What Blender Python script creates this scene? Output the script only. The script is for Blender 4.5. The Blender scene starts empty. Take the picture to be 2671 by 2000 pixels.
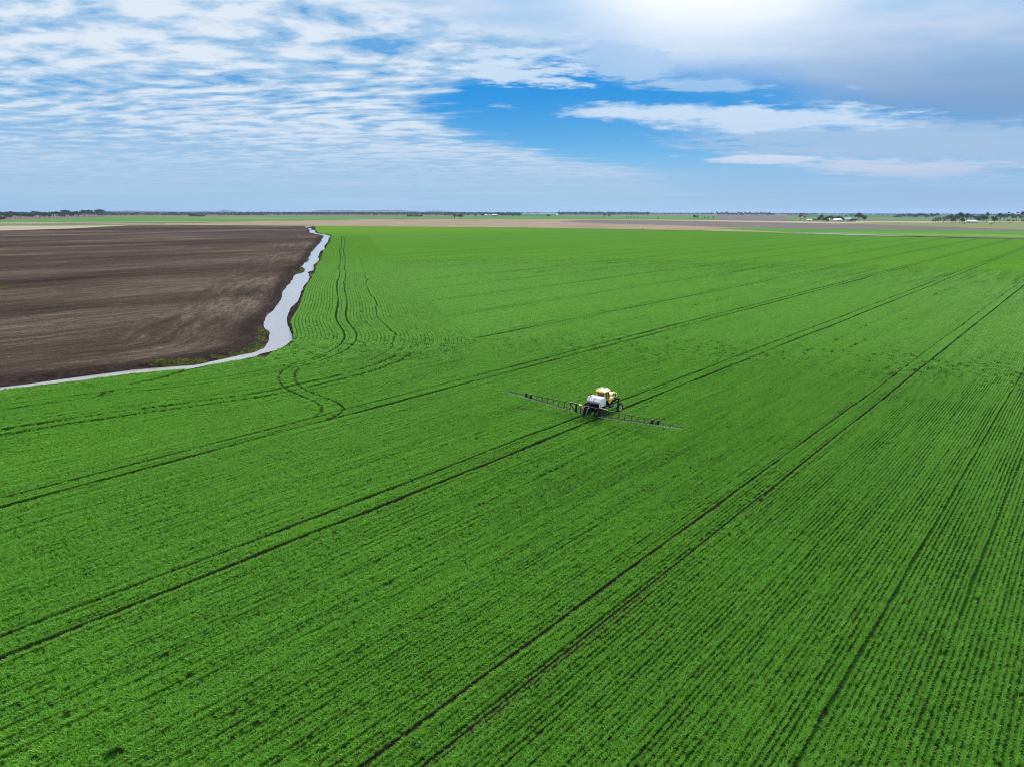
import bpy, math, random
import numpy as np
from math import radians, sin, cos, pi, degrees, atan2, hypot, sqrt
from mathutils import Vector, Matrix

# ------------------------------------------------------------------ camera
S = bpy.context.scene
COL = S.collection
FPX, CX, CY, CAMH = 1852.0, 1335.5, 1000.0, 30.0
PITCH, ROLL = radians(13.63), radians(0.12)
RE = 6.371e6
cd = bpy.data.cameras.new("camera")
cam = bpy.data.objects.new("camera", cd)
COL.objects.link(cam)
S.camera = cam
cd.sensor_width = 36.0
cd.lens = 36.0 * FPX / 2671.0
cd.clip_start = 0.5
cd.clip_end = 90000.0
cam.matrix_world = (Matrix.Translation((0, 0, CAMH)) @ Matrix.Rotation(pi / 2 - PITCH, 4, 'X')
                    @ Matrix.Rotation(ROLL, 4, 'Z'))
S.render.resolution_x, S.render.resolution_y = 1024, 766
S.view_settings.view_transform = 'Standard'
S.view_settings.look = 'None'
S.view_settings.exposure = 0.8
S.view_settings.gamma = 1.0
S.cycles.max_bounces = 6
S.cycles.diffuse_bounces = 3
S.cycles.transmission_bounces = 4
S.cycles.volume_bounces = 0
S.cycles.use_denoising = True
S.cycles.denoiser = 'OPENIMAGEDENOISE'
S.cycles.denoising_prefilter = 'NONE'
S.cycles.filter_width = 1.15


# ------------------------------------------------------------------ node expression helper
class NT:
    def __init__(self, tree):
        self.t = tree
        self.n = tree.nodes
        self.l = tree.links

    def node(self, kind, **kw):
        nd = self.n.new(kind)
        for k, v in kw.items():
            setattr(nd, k, v)
        return nd

    def put(self, sock, v):
        if isinstance(v, X):
            self.l.new(v.s, sock)
        elif hasattr(v, 'links') or isinstance(v, bpy.types.NodeSocket):
            self.l.new(v, sock)
        else:
            sock.default_value = v

    def m(self, op, *a, clamp=False):
        nd = self.node('ShaderNodeMath', operation=op)
        nd.use_clamp = clamp
        for i, v in enumerate(a):
            self.put(nd.inputs[i], v)
        return X(self, nd.outputs[0])

    def vec(self, x, y, z=0.0):
        nd = self.node('ShaderNodeCombineXYZ')
        for i, v in enumerate((x, y, z)):
            self.put(nd.inputs[i], v)
        return nd.outputs[0]

    def noise(self, vec, scale=1.0, detail=4.0, rough=0.55, dist=0.0, out='Fac'):
        nd = self.node('ShaderNodeTexNoise')
        if vec is not None:
            self.l.new(vec, nd.inputs['Vector'])
        nd.inputs['Scale'].default_value = scale
        nd.inputs['Detail'].default_value = detail
        nd.inputs['Roughness'].default_value = rough
        nd.inputs['Distortion'].default_value = dist
        return X(self, nd.outputs[out])

    def ss(self, v, lo, hi, a=0.0, b=1.0):
        nd = self.node('ShaderNodeMapRange', interpolation_type='SMOOTHSTEP')
        self.put(nd.inputs['Value'], v)
        for k, q in zip(('From Min', 'From Max', 'To Min', 'To Max'), (lo, hi, a, b)):
            self.put(nd.inputs[k], q)
        return X(self, nd.outputs['Result'])

    def mix(self, f, a, b, mode='MIX'):
        nd = self.node('ShaderNodeMix', data_type='RGBA', blend_type=mode)
        self.put(nd.inputs[0], f)
        for i, v in ((6, a), (7, b)):
            if isinstance(v, tuple) and len(v) == 3:
                v = v + (1,)
            self.put(nd.inputs[i], v)
        return nd.outputs[2]

    def curve(self, v, lo, hi, pts, ylo, yhi):
        """piecewise function through pts, x in lo..hi, y in ylo..yhi"""
        nd = self.node('ShaderNodeFloatCurve')
        c = nd.mapping.curves[0]
        pts = [((x - lo) / (hi - lo), (y - ylo) / (yhi - ylo)) for x, y in pts]
        c.points[0].location = pts[0]
        c.points[1].location = pts[-1]
        for p in pts[1:-1]:
            c.points.new(*p)
        nd.mapping.update()
        self.put(nd.inputs['Value'], (v - lo) * (1.0 / (hi - lo)))
        return X(self, nd.outputs[0]) * (yhi - ylo) + ylo


class X:
    def __init__(self, nt, s):
        self.nt, self.s = nt, s

    def __add__(self, o): return self.nt.m('ADD', self, o)
    def __radd__(self, o): return self.nt.m('ADD', o, self)
    def __sub__(self, o): return self.nt.m('SUBTRACT', self, o)
    def __rsub__(self, o): return self.nt.m('SUBTRACT', o, self)
    def __mul__(self, o): return self.nt.m('MULTIPLY', self, o)
    def __rmul__(self, o): return self.nt.m('MULTIPLY', o, self)
    def __truediv__(self, o): return self.nt.m('DIVIDE', self, o)
    def __neg__(self): return self.nt.m('MULTIPLY', self, -1.0)
    def __pow__(self, o): return self.nt.m('POWER', self, o)


def lin(r, g, b):
    f = lambda c: (c / 255 / 12.92) if c <= 10.3 else ((c / 255 + 0.055) / 1.055) ** 2.4
    return (f(r), f(g), f(b))


# ------------------------------------------------------------------ world sky with clouds
SUN_AZ, SUN_EL = 18.0, 33.0
world = bpy.data.worlds.new("World")
S.world = world
world.use_nodes = True
W = NT(world.node_tree)
W.n.clear()
SKY_STRENGTH = 0.1
EXPG = 2 ** S.view_settings.exposure


def skyc(r, g, b, k=1.0):       # a displayed sky colour as the value the Background needs
    c = lin(r, g, b)
    return tuple(q * k / EXPG / SKY_STRENGTH for q in c) + (1,)


def build_sky():
    tc = W.node('ShaderNodeTexCoord')
    sep = W.node('ShaderNodeSeparateXYZ')
    W.l.new(tc.outputs['Generated'], sep.inputs[0])
    x, y, z = (X(W, sep.outputs[i]) for i in range(3))
    az = W.m('ARCTAN2', x, y) * 57.29578
    el = W.m('ARCSINE', z) * 57.29578
    inv = 1.0 / 1.0
    zz = W.m('MAXIMUM', z, 0.0) + 0.045
    qx, qy = x / zz, y / zz
    sky = W.node('ShaderNodeTexSky', sky_type='NISHITA')
    sky.sun_disc = False
    sky.sun_elevation = radians(SUN_EL)
    sky.sun_rotation = radians(SUN_AZ)
    sky.altitude = 300
    sky.dust_density = 0.6
    sky.ozone_density = 2.0
    # clear air: the physical sky, pulled towards the deep polarised blue of the photograph
    blue = W.mix(W.ss(el, 1.0, 9.5), skyc(118, 190, 234), skyc(4, 144, 222))
    blue = W.mix(W.ss(el, 14, 45), blue, skyc(20, 110, 200))
    clear = W.mix(0.98, sky.outputs[0], blue)

    # --- field of rippled altocumulus on the left
    edge = W.curve(el, 0, 18, [(0, 13), (1.5, 12), (2.8, 11), (3.8, 5), (5.0, -1), (6.4, -4.5), (7.6, -6.5),
                               (8.8, -6), (9.8, -1), (10.8, 3), (12.0, 6), (13.2, 7), (15, 16), (18, 30)], -20, 40)
    wob = W.noise(W.vec(az * 0.10, el * 0.45), 1.0, 5, 0.62)
    wob2 = W.noise(W.vec(qx * 0.9, qy * 1.7), 1.6, 5, 0.62)
    mA = W.ss(edge - az + (wob - 0.5) * 9.0 + (wob2 - 0.5) * 13.0, -2.6, 3.0)
    warp = W.noise(W.vec(qx * 0.35, qy * 0.5, 3.3), 1.0, 3, 0.5)
    rip = W.noise(W.vec(qx * 1.05 + warp * 1.2, qy * 1.55 + qx * 0.30 + warp * 2.0), 2.9, 6, 0.56)
    big = W.noise(W.vec(qx * 0.32, qy * 0.6 + qx * 0.1, 9.1), 1.3, 5, 0.6)
    fine = W.noise(W.vec(qx * 2.6, qy * 3.6 + qx * 0.7, 5.5), 2.6, 5, 0.68)
    dens = rip * 0.66 + big * 0.36 + fine * 0.14
    # thin veil always there, thick puffs on top
    holes = W.ss(dens, 0.425, 0.52)
    low = W.ss(el, 2.0, 8.5)
    puff = W.ss(dens, 0.50, 0.68)
    covA = mA * W.m('MAXIMUM', holes, 1.0 - low * 0.55) 
    colA = W.mix(puff, W.mix(low, skyc(166, 199, 231), skyc(146, 190, 229)), W.mix(low, skyc(190, 213, 238), skyc(226, 237, 249)))
    out = W.mix(covA * 0.97, clear, colA)

    # --- grey-blue stratus veil on the upper right, bright round the hidden sun
    lowC = W.curve(az, -20, 60, [(-20, 15.5), (-8, 14.0), (-1.6, 12.6), (5, 11.3), (10, 10.1), (17, 8.9), (23.5, 7.0), (30, 5.6), (36, 5.0), (60, 4)], 0, 20)
    wc = W.noise(W.vec(az * 0.07, el * 0.22, 1.2), 1.0, 4, 0.55)
    wc2 = W.noise(W.vec(az * 0.22, el * 0.6, 4.4), 1.0, 5, 0.6)
    mC = W.ss(el - lowC + (wc - 0.5) * 3.0 + (wc2 - 0.5) * 1.5, -1.6, 2.0)
    dg = W.m('SQRT', (az - 14.5) * (az - 14.5) * 0.30 + (el - 17.0) * (el - 17.0))
    glow = W.ss(dg, 0.5, 9.6, 1.0, 0.0)
    grey = W.m('MINIMUM', W.ss(az, 8, 27) * W.ss(el, 13.5, 6.5), 1.0)
    soft = W.ss(W.noise(W.vec(qx * 0.5, qy * 0.6, 7.7), 1.5, 6, 0.62), 0.34, 0.66)
    cC = W.mix(grey * 0.95, W.mix(soft, skyc(168, 204, 240), skyc(208, 224, 244)), skyc(126, 162, 207))
    cC = W.mix(W.m('MULTIPLY', W.ss(glow, 0.0, 1.0), 0.86 + 0.14 * soft), cC, skyc(255, 255, 255, 1.12))
    out = W.mix(mC * 0.97, out, cC)

    # --- streaks and banks below the veil
    def bank(a0, e0, wa, we, slope, seed, col, amt=0.95, rag=1.0):
        nonlocal out
        n1 = W.noise(W.vec(az * 0.16, el * 0.9, seed), 1.0, 5, 0.62)
        n2 = W.noise(W.vec(az * 0.6, el * 2.6, seed + 5), 1.0, 4, 0.6)
        da = (az - a0) * (1.0 / wa)
        de = (el - e0 + (az - a0) * slope) * (1.0 / we)
        r = W.m('SQRT', da * da + de * de)
        n3 = W.noise(W.vec(qx * 1.1, qy * 1.4, seed), 2.0, 6, 0.66)
        mk = W.ss(r + (n1 - 0.5) * 2.4 * rag + (n2 - 0.5) * 1.0 * rag + (n3 - 0.5) * 1.5 * rag, 1.15, 0.42)
        out = W.mix(mk * amt, out, col)
    bank(27, 4.6, 16, 1.7, 0.06, 31.0, skyc(170, 197, 228), 0.9, 0.7)
    bank(15.5, 6.9, 13, 0.75, 0.05, 11.0, skyc(206, 226, 246), 0.93)
    bank(19, 6.2, 8, 0.75, 0.04, 17.0, skyc(200, 221, 244), 0.93)
    bank(14, 8.8, 7.0, 0.5, 0.06, 14.0, skyc(170, 204, 238), 0.75, 1.3)
    bank(20, 3.65, 6.5, 0.45, 0.05, 21.0, skyc(214, 225, 242), 0.95)
    bank(28, 2.9, 9, 0.62, 0.05, 25.0, skyc(206, 217, 238), 0.95)
    bank(7.5, 10.6, 5, 1.1, 0.12, 41.0, skyc(176, 207, 240), 0.8, 1.5)
    bank(0.0, 10.4, 5.5, 1.2, 0.12, 43.0, skyc(206, 226, 246), 0.9, 1.5)

    # --- pale air over the horizon
    hz = W.ss(el, 5.2, 0.2)
    hcol = W.mix(W.ss(az, 0, 36), skyc(162, 198, 228), skyc(160, 188, 222))
    bands = W.noise(W.vec(az * 0.05, el * 1.6, 2.0), 1.0, 4, 0.5)
    hcol = W.mix(W.ss(bands, 0.45, 0.75) * 0.45, hcol, skyc(192, 208, 234))
    out = W.mix(hz * 0.93, out, hcol)

    # --- out-of-frame cloud deck brightened to light the land, strongest round the hidden sun
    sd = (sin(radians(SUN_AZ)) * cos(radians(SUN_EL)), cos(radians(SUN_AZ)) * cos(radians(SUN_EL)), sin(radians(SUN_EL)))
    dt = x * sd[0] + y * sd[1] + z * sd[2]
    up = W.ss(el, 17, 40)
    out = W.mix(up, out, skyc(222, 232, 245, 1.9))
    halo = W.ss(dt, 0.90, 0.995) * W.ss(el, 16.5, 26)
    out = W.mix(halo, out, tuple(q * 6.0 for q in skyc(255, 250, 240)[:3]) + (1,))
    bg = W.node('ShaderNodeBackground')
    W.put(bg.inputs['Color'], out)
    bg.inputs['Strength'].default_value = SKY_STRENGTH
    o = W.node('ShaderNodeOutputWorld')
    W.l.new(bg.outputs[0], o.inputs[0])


build_sky()
world.cycles.sampling_method = 'MANUAL'
world.cycles.sample_map_resolution = 512

sl = bpy.data.lights.new("sun", 'SUN')
sl.energy = 3.8
sl.angle = radians(8)
sl.color = (1.0, 0.95, 0.87)
sun = bpy.data.objects.new("sun", sl)
COL.objects.link(sun)
_sd = Vector((sin(radians(SUN_AZ)) * cos(radians(SUN_EL)), cos(radians(SUN_AZ)) * cos(radians(SUN_EL)), sin(radians(SUN_EL))))
sun.rotation_euler = _sd.to_track_quat('Z', 'Y').to_euler()
sun.location = (0, 0, 200)


# ------------------------------------------------------------------ geometry of the view -> ground positions
def ray(px, py):
    dx = (px - CX) / FPX
    dy = (py - CY) / FPX
    dx, dy = dx * cos(ROLL) - dy * sin(ROLL), dy * cos(ROLL) + dx * sin(ROLL)
    return dx, cos(PITCH) - dy * sin(PITCH), -(sin(PITCH) + dy * cos(PITCH))


def G(px, py, z=0.0):
    """ground point (curved earth) seen at a pixel of the 2671x2000 photograph"""
    rx, ry, rz = ray(px, py)
    hh = hypot(rx, ry)
    tt = -rz / hh                      # tan of depression
    H = CAMH - z
    disc = tt * tt - 2 * H / RE
    if disc <= 0:
        r = sqrt(2 * H * RE) * 0.97
    else:
        r = RE * (tt - sqrt(disc))
    return (rx / hh * r, ry / hh * r)


def zc(x, y):
    return -(x * x + y * y) / (2 * RE)


def tag(o, label=None, cat=None, group=None, kind=None):
    if label: o['label'] = label
    if cat: o['category'] = cat
    if group: o['group'] = group
    if kind: o['kind'] = kind
    return o


def link_mesh(name, me, parent=None, mats=()):
    o = bpy.data.objects.new(name, me)
    COL.objects.link(o)
    for m_ in mats:
        me.materials.append(m_)
    if parent is not None:
        o.parent = parent
    return o


def np_mesh(name, verts, quads, smooth=True, attrs=None, mat_idx=None):
    me = bpy.data.meshes.new(name)
    nv, nf = len(verts), len(quads)
    k = quads.shape[1]
    me.vertices.add(nv)
    me.vertices.foreach_set('co', np.ascontiguousarray(verts, dtype=np.float32).ravel())
    me.loops.add(nf * k)
    me.loops.foreach_set('vertex_index', np.ascontiguousarray(quads, dtype=np.int32).ravel())
    me.polygons.add(nf)
    me.polygons.foreach_set('loop_start', np.arange(0, nf * k, k, dtype=np.int32))
    try:
        me.polygons.foreach_set('loop_total', np.full(nf, k, dtype=np.int32))
    except Exception:
        pass
    if smooth:
        me.polygons.foreach_set('use_smooth', np.ones(nf, dtype=bool))
    if mat_idx is not None:
        me.polygons.foreach_set('material_index', np.ascontiguousarray(mat_idx, dtype=np.int32))
    me.update(calc_edges=True)
    for an, av in (attrs or {}).items():
        at = me.attributes.new(an, 'FLOAT', 'POINT')
        at.data.foreach_set('value', np.ascontiguousarray(av, dtype=np.float32))
    return me


def in_poly(P, poly):
    res = np.zeros(len(P), bool)
    poly = np.asarray(poly)
    x, y = P[:, 0], P[:, 1]
    bx0, by0 = poly.min(0)
    bx1, by1 = poly.max(0)
    sel = np.where((x > bx0) & (x < bx1) & (y > by0) & (y < by1))[0]
    x, y = x[sel], y[sel]
    r = np.zeros(len(sel), bool)
    n = len(poly)
    for i in range(n):
        x0, y0 = poly[i]
        x1, y1 = poly[(i + 1) % n]
        if y0 == y1:
            continue
        c = ((y0 > y) != (y1 > y)) & (x < (x1 - x0) * (y - y0) / (y1 - y0) + x0)
        r ^= c
    res[sel] = r
    return res


def dist_line(P, line, closed=False, tangent=False):
    line = np.asarray(line, float)
    A = line
    B = np.roll(line, -1, 0)
    if not closed:
        A, B = line[:-1], line[1:]
    best = np.full(len(P), 1e9)
    tan = np.zeros((len(P), 2))
    for a, b in zip(A, B):
        ab = b - a
        L = ab @ ab
        if L < 1e-9:
            continue
        t = np.clip(((P - a) @ ab) / L, 0, 1)
        q = P - (a + t[:, None] * ab)
        d = np.hypot(q[:, 0], q[:, 1])
        m_ = d < best
        best[m_] = d[m_]
        if tangent:
            tan[m_] = ab / sqrt(L)
    return (best, tan) if tangent else best


def refine(line, step):
    out = []
    for a, b in zip(line[:-1], line[1:]):
        a, b = np.array(a), np.array(b)
        n = max(1, int(np.hypot(*(b - a)) / step))
        for i in range(n):
            out.append(a + (b - a) * i / n)
    out.append(np.array(line[-1]))
    return np.array(out)


def roughen(line, amp, step, seed, closed=False):
    """refine a world polyline and give it a ragged natural outline"""
    L = refine(line, step)
    rg = np.random.RandomState(seed)
    n = len(L)
    off = np.zeros(n)
    for per, a in ((2, 0.16), (4, 0.35), (9, 0.6), (22, 0.6)):
        k = rg.normal(size=n // per + 3)
        off += a * np.interp(np.arange(n) / per, np.arange(len(k)), k)
    tn = np.gradient(L, axis=0)
    tn /= np.maximum(np.hypot(tn[:, 0], tn[:, 1]), 1e-6)[:, None]
    rr = np.hypot(L[:, 0], L[:, 1])
    nrm = np.stack([tn[:, 1], -tn[:, 0]], 1)
    return L + nrm * (off * amp * np.clip(rr / 170.0, 0.5, 2.5))[:, None]


def smooth_line(L, it):
    L = L.copy()
    for _ in range(it):
        L[1:-1] = 0.25 * L[:-2] + 0.5 * L[1:-1] + 0.25 * L[2:]
    return L


r6 = lambda pts: [(x / 5.53 + 700, y / 5.53 + 590) for x, y in pts]
r7 = lambda pts: [(x / 2.212 + 300, y / 2.212 + 570) for x, y in pts]
r8 = lambda pts: [(x / 2.458, y / 2.458 + 800) for x, y in pts]
WZ = -0.7   # water level below the fields
# water edges, far -> near
wl = r6([(560, 45), (590, 75), (580, 105), (650, 120), (790, 150), (785, 170), (760, 205), (765, 230), (700, 290), (660, 345),
         (605, 390), (585, 450), (575, 495), (520, 560), (480, 598), (520, 630), (500, 680), (385, 710), (330, 800), (250, 900),
         (190, 1020), (155, 1106)]) + \
    r7([(880, 560), (852, 605), (865, 640), (890, 668), (880, 720), (860, 755), (800, 780), (700, 800), (600, 822), (500, 845),
        (440, 855), (250, 868), (100, 882)]) + r8([(500, 462), (200, 505), (0, 530)]) + [(-200, 1041), (-700, 1105)]
wr = r6([(620, 45), (600, 65), (660, 75), (665, 100), (690, 117), (790, 130), (880, 150), (885, 165), (860, 190), (850, 240),
         (800, 300), (795, 345), (735, 380), (720, 430), (720, 500), (650, 580), (655, 650), (560, 680), (580, 740), (570, 790),
         (520, 850), (490, 910), (460, 1000), (405, 1106)]) + \
    r7([(1010, 520), (985, 590), (990, 620), (1020, 680), (1020, 700), (985, 735), (930, 765), (835, 788), (810, 802), (700, 825),
        (550, 850), (440, 874), (370, 882), (300, 884), (100, 905)]) + r8([(500, 486), (350, 504), (0, 548)]) + [(-200, 1050), (-700, 1120)]
cr = r6([(650, 12), (690, 105), (905, 145), (885, 190), (870, 250), (830, 320), (790, 360), (770, 430), (750, 500), (710, 570),
         (680, 640), (660, 700), (600, 800), (540, 890), (500, 1000), (470, 1106)]) + \
    r7([(1050, 540), (1020, 580), (1012, 610), (1030, 680), (1040, 702), (1000, 742), (930, 772), (890, 800), (870, 812), (820, 815),
        (700, 830), (560, 857), (450, 884), (400, 886), (370, 890), (300, 890), (100, 911)]) + r8([(500, 492), (350, 512), (0, 554)]) + [(-200, 1055), (-700, 1128)]
cl = r6([(535, 40), (540, 70), (572, 105), (640, 126), (760, 150), (742, 200), (700, 250), (625, 340), (560, 440), (480, 560), (330, 640),
         (320, 700), (240, 800), (170, 940), (105, 1106)]) + \
    r7([(835, 590), (790, 640), (790, 700), (680, 752), (500, 795), (200, 838)]) + r8([(500, 420), (200, 450), (0, 470)]) + [(-200, 1012), (-700, 1068)]
Wl = roughen([G(x, y, WZ) for x, y in wl], 0.20, 1.2, 1)
Wr = roughen([G(x, y, WZ) for x, y in wr], 0.16, 1.2, 2)
Cr = roughen([G(x, y) for x, y in cr], 0.15, 1.2, 3)
Cl = roughen([G(x, y) for x, y in cl], 0.30, 1.2, 4)
POLY_WATER = np.vstack([Wl, Wr[::-1]])
POLY_BANK = np.vstack([Cl, Cr[::-1]])
far_plough = [G(x, y) for x, y in [(-700, 618), (-200, 611), (0, 608), (180, 602), (335, 592.8), (500, 592), (670, 591.8), (796, 592)]]
POLY_PLOUGH = np.vstack([Cl, np.array(far_plough)])
far_crop = [G(x, y) for x, y in [(817, 592.2), (1340, 594), (1825, 599.7), (2010, 604), (2070, 607), (2350, 614), (2671, 619), (3300, 630)]]
POLY_CROP = np.vstack([np.array(far_crop), [(1400, 300), (300, -150), (-300, -150)], Cr[::-1]])
HEAD_LINE = smooth_line(refine([G(x, y) for x, y in cr][2:], 2.0), 14)

ANG = radians(39.5)
U = np.array([sin(ANG), cos(ANG)])     # along the crop rows
N = np.array([cos(ANG), -sin(ANG)])    # across them, to the right


# ------------------------------------------------------------------ terrain grid
def make_axes():
    r = [0.0, 6.0, 12.0, 18.0, 24.0, 28.0]
    while r[-1] < 30000:
        q = r[-1]
        r.append(q + min(q * q / 21300.0 * 1.25, q * (0.012 if q < 2000 else 0.03)))
    dense = np.arange(-40, 40.001, 0.09)
    rest = np.arange(45, 315.1, 7.5)
    a = np.concatenate([dense, rest])
    return np.array(r), np.radians(a)


RA, AZ = make_axes()
NR, NA = len(RA), len(AZ)
gr, ga = np.meshgrid(RA, AZ, indexing='ij')
GX, GY = (gr * np.sin(ga)).ravel(), (gr * np.cos(ga)).ravel()
GP = np.stack([GX, GY], 1)
i0 = (np.arange(NR - 1)[:, None] * NA + np.arange(NA)[None, :])
i1 = (np.arange(NR - 1)[:, None] * NA + (np.arange(NA)[None, :] + 1) % NA)
QUADS = np.stack([i0, i1, i1 + NA, i0 + NA], -1).reshape(-1, 4)
QUADS = QUADS[:, ::-1]
FC = GP[QUADS].mean(1)
ZC = -(GX ** 2 + GY ** 2) / (2 * RE)
RR = np.hypot(GX, GY)

near_idx = np.where(RR < 1700)[0]
Pn = GP[near_idx]
bankm = in_poly(Pn, POLY_BANK)
watm = in_poly(Pn, POLY_WATER)
dW = np.full(len(Pn), 1e3)
dB = np.full(len(Pn), 1e3)
sel = bankm | watm
dW[sel] = dist_line(Pn[sel], POLY_WATER, True)
dB[sel] = dist_line(Pn[sel], POLY_BANK, True)
h = np.zeros(len(Pn))
t = dW / np.maximum(dW + dB, 1e-3)
t = t * t * (3 - 2 * t)
h = np.where(bankm & ~watm, (WZ - 0.1) * (1 - t), 0.0)
h = np.where(watm, WZ - 0.15 - np.clip(dW, 0, 1.5) * 0.4, h)
HT = np.zeros(len(GX))
HT[near_idx] = h
dL, _ = None, None
DH = np.full(len(GX), 999.0)
hs = np.where((RR < 900) & (GX < 60))[0]
DH[hs] = dist_line(GP[hs], HEAD_LINE)

f_bank = in_poly(FC, POLY_BANK)
f_plough = in_poly(FC, POLY_PLOUGH) & ~f_bank
f_crop = in_poly(FC, POLY_CROP) & ~f_bank & ~f_plough
# within ~150 m of the far corner the bank polygon is open: treat the wet soil there as bank too


def submesh(name, mask, zadd, attrs, mats, mat_idx=None):
    q = QUADS[mask]
    used = np.unique(q)
    rm = np.full(len(GX), -1, np.int64)
    rm[used] = np.arange(len(used))
    V = np.stack([GX[used], GY[used], (ZC + HT)[used] + (zadd[used] if hasattr(zadd, '__len__') else zadd)], 1)
    me = np_mesh(name, V, rm[q], True, {k: v[used] for k, v in attrs.items()}, mat_idx)
    return link_mesh(name, me, None, mats)


# ------------------------------------------------------------------ materials
def new_mat(name):
    m_ = bpy.data.materials.new(name)
    m_.use_nodes = True
    nt = NT(m_.node_tree)
    nt.n.clear()
    out = nt.node('ShaderNodeOutputMaterial')
    p = nt.node('ShaderNodeBsdfPrincipled')
    nt.l.new(p.outputs[0], out.inputs[0])
    p.inputs['Specular IOR Level'].default_value = 0.02
    return m_, nt, p, out


def pos(nt):
    g = nt.node('ShaderNodeNewGeometry')
    s = nt.node('ShaderNodeSeparateXYZ')
    nt.l.new(g.outputs['Position'], s.inputs[0])
    return g, X(nt, s.outputs[0]), X(nt, s.outputs[1]), X(nt, s.outputs[2])


def rowcoords(nt, x, y):
    return x * float(U[0]) + y * float(U[1]), x * float(N[0]) + y * float(N[1])


def bump(nt, p, hsock, strength=0.5, dist=0.1):
    b = nt.node('ShaderNodeBump')
    b.inputs['Strength'].default_value = strength
    b.inputs['Distance'].default_value = dist
    nt.put(b.inputs['Height'], hsock)
    nt.l.new(b.outputs[0], p.inputs['Normal'])


def plain(name, col, rough=0.6, metal=0.0, var=0.15, scale=3.0, spec=0.4):
    m_, nt, p, out = new_mat(name)
    tc = nt.node('ShaderNodeTexCoord')
    n = nt.noise(tc.outputs['Object'], scale, 4, 0.6)
    c = nt.mix(n, tuple(q * (1 - var) for q in col), tuple(min(1, q * (1 + var)) for q in col))
    nt.put(p.inputs['Base Color'], c)
    nt.put(p.inputs['Roughness'], n * 0.15 + (rough - 0.07))
    p.inputs['Metallic'].default_value = metal
    p.inputs['Specular IOR Level'].default_value = spec
    return m_


def crop_colour(nt, x, y):
    """leaf colour of the crop as it varies over the field"""
    u, n = rowcoords(nt, x, y)
    big = nt.noise(nt.vec(u * 0.006, n * 0.02), 1.0, 4, 0.6)
    med = nt.noise(nt.vec(u * 0.05, n * 0.22, 3.0), 1.0, 4, 0.6)
    fine = nt.noise(nt.vec(u * 0.16, n * 1.0, 1.0), 1.0, 5, 0.7)
    c = nt.mix(nt.ss(big * 0.5 + med * 0.5, 0.34, 0.66), CROP_A, CROP_B)
    c = nt.mix(nt.ss(fine, 0.30, 0.72) * 0.6, c, CROP_C)
    rowv = nt.noise(nt.vec(u * 0.05, n * 2.63 * 0.8, 12.0), 1.0, 2, 0.5)
    c = nt.mix(nt.ss(rowv, 0.52, 0.30) * 0.45, c, (0.030, 0.130, 0.004))
    c = nt.mix(nt.ss(rowv, 0.52, 0.72) * 0.35, c, (0.150, 0.400, 0.020))
    r = nt.m('SQRT', x * x + y * y)
    # the far left end of the field is thinner and yellower
    yel = nt.ss(y - x * 0.55 + (big - 0.5) * 260.0, 900, 1250) * nt.ss(x, 220, -120)
    c = nt.mix(yel * 0.85, c, CROP_Y)
    return c, u, n, fine, med


CROP_A = (0.088, 0.285, 0.006)
CROP_B = (0.150, 0.375, 0.006)
CROP_C = (0.118, 0.330, 0.028)
CROP_Y = (0.180, 0.380, 0.003)


def leaf_material():
    m_, nt, p, out = new_mat("crop_leaf")
    g, x, y, z = pos(nt)
    c, u, n, fine, med = crop_colour(nt, x, y)
    oi = nt.node('ShaderNodeObjectInfo')
    rnd = X(nt, oi.outputs['Random'])
    c = nt.mix(nt.ss(rnd, 0.35, 1.0) * 0.55, c, (0.135, 0.38, 0.045))
    c = nt.mix(nt.ss(rnd, 0.35, 0.0) * 0.5, c, (0.032, 0.15, 0.006))
    at = nt.node('ShaderNodeAttribute')
    at.attribute_name = 'tone'
    tone = X(nt, at.outputs['Fac'])
    c = nt.mix(nt.ss(tone, 0.40, 1.0) * 0.85, c, (0.21, 0.44, 0.095))
    c = nt.mix(nt.ss(tone, 0.55, 0.0) * 0.55, c, (0.016, 0.085, 0.004))
    nt.put(p.inputs['Base Color'], c)
    p.inputs['Roughness'].default_value = 0.55
    p.inputs['Specular IOR Level'].default_value = 0.10
    tr = nt.node('ShaderNodeBsdfTranslucent')
    c2 = nt.mix(0.5, c, (0.13, 0.38, 0.008))
    nt.put(tr.inputs['Color'], c2)
    mx = nt.node('ShaderNodeMixShader')
    mx.inputs[0].default_value = 0.35
    nt.l.new(p.outputs[0], mx.inputs[1])
    nt.l.new(tr.outputs[0], mx.inputs[2])
    nt.l.new(mx.outputs[0], out.inputs[0])
    return m_


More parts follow.
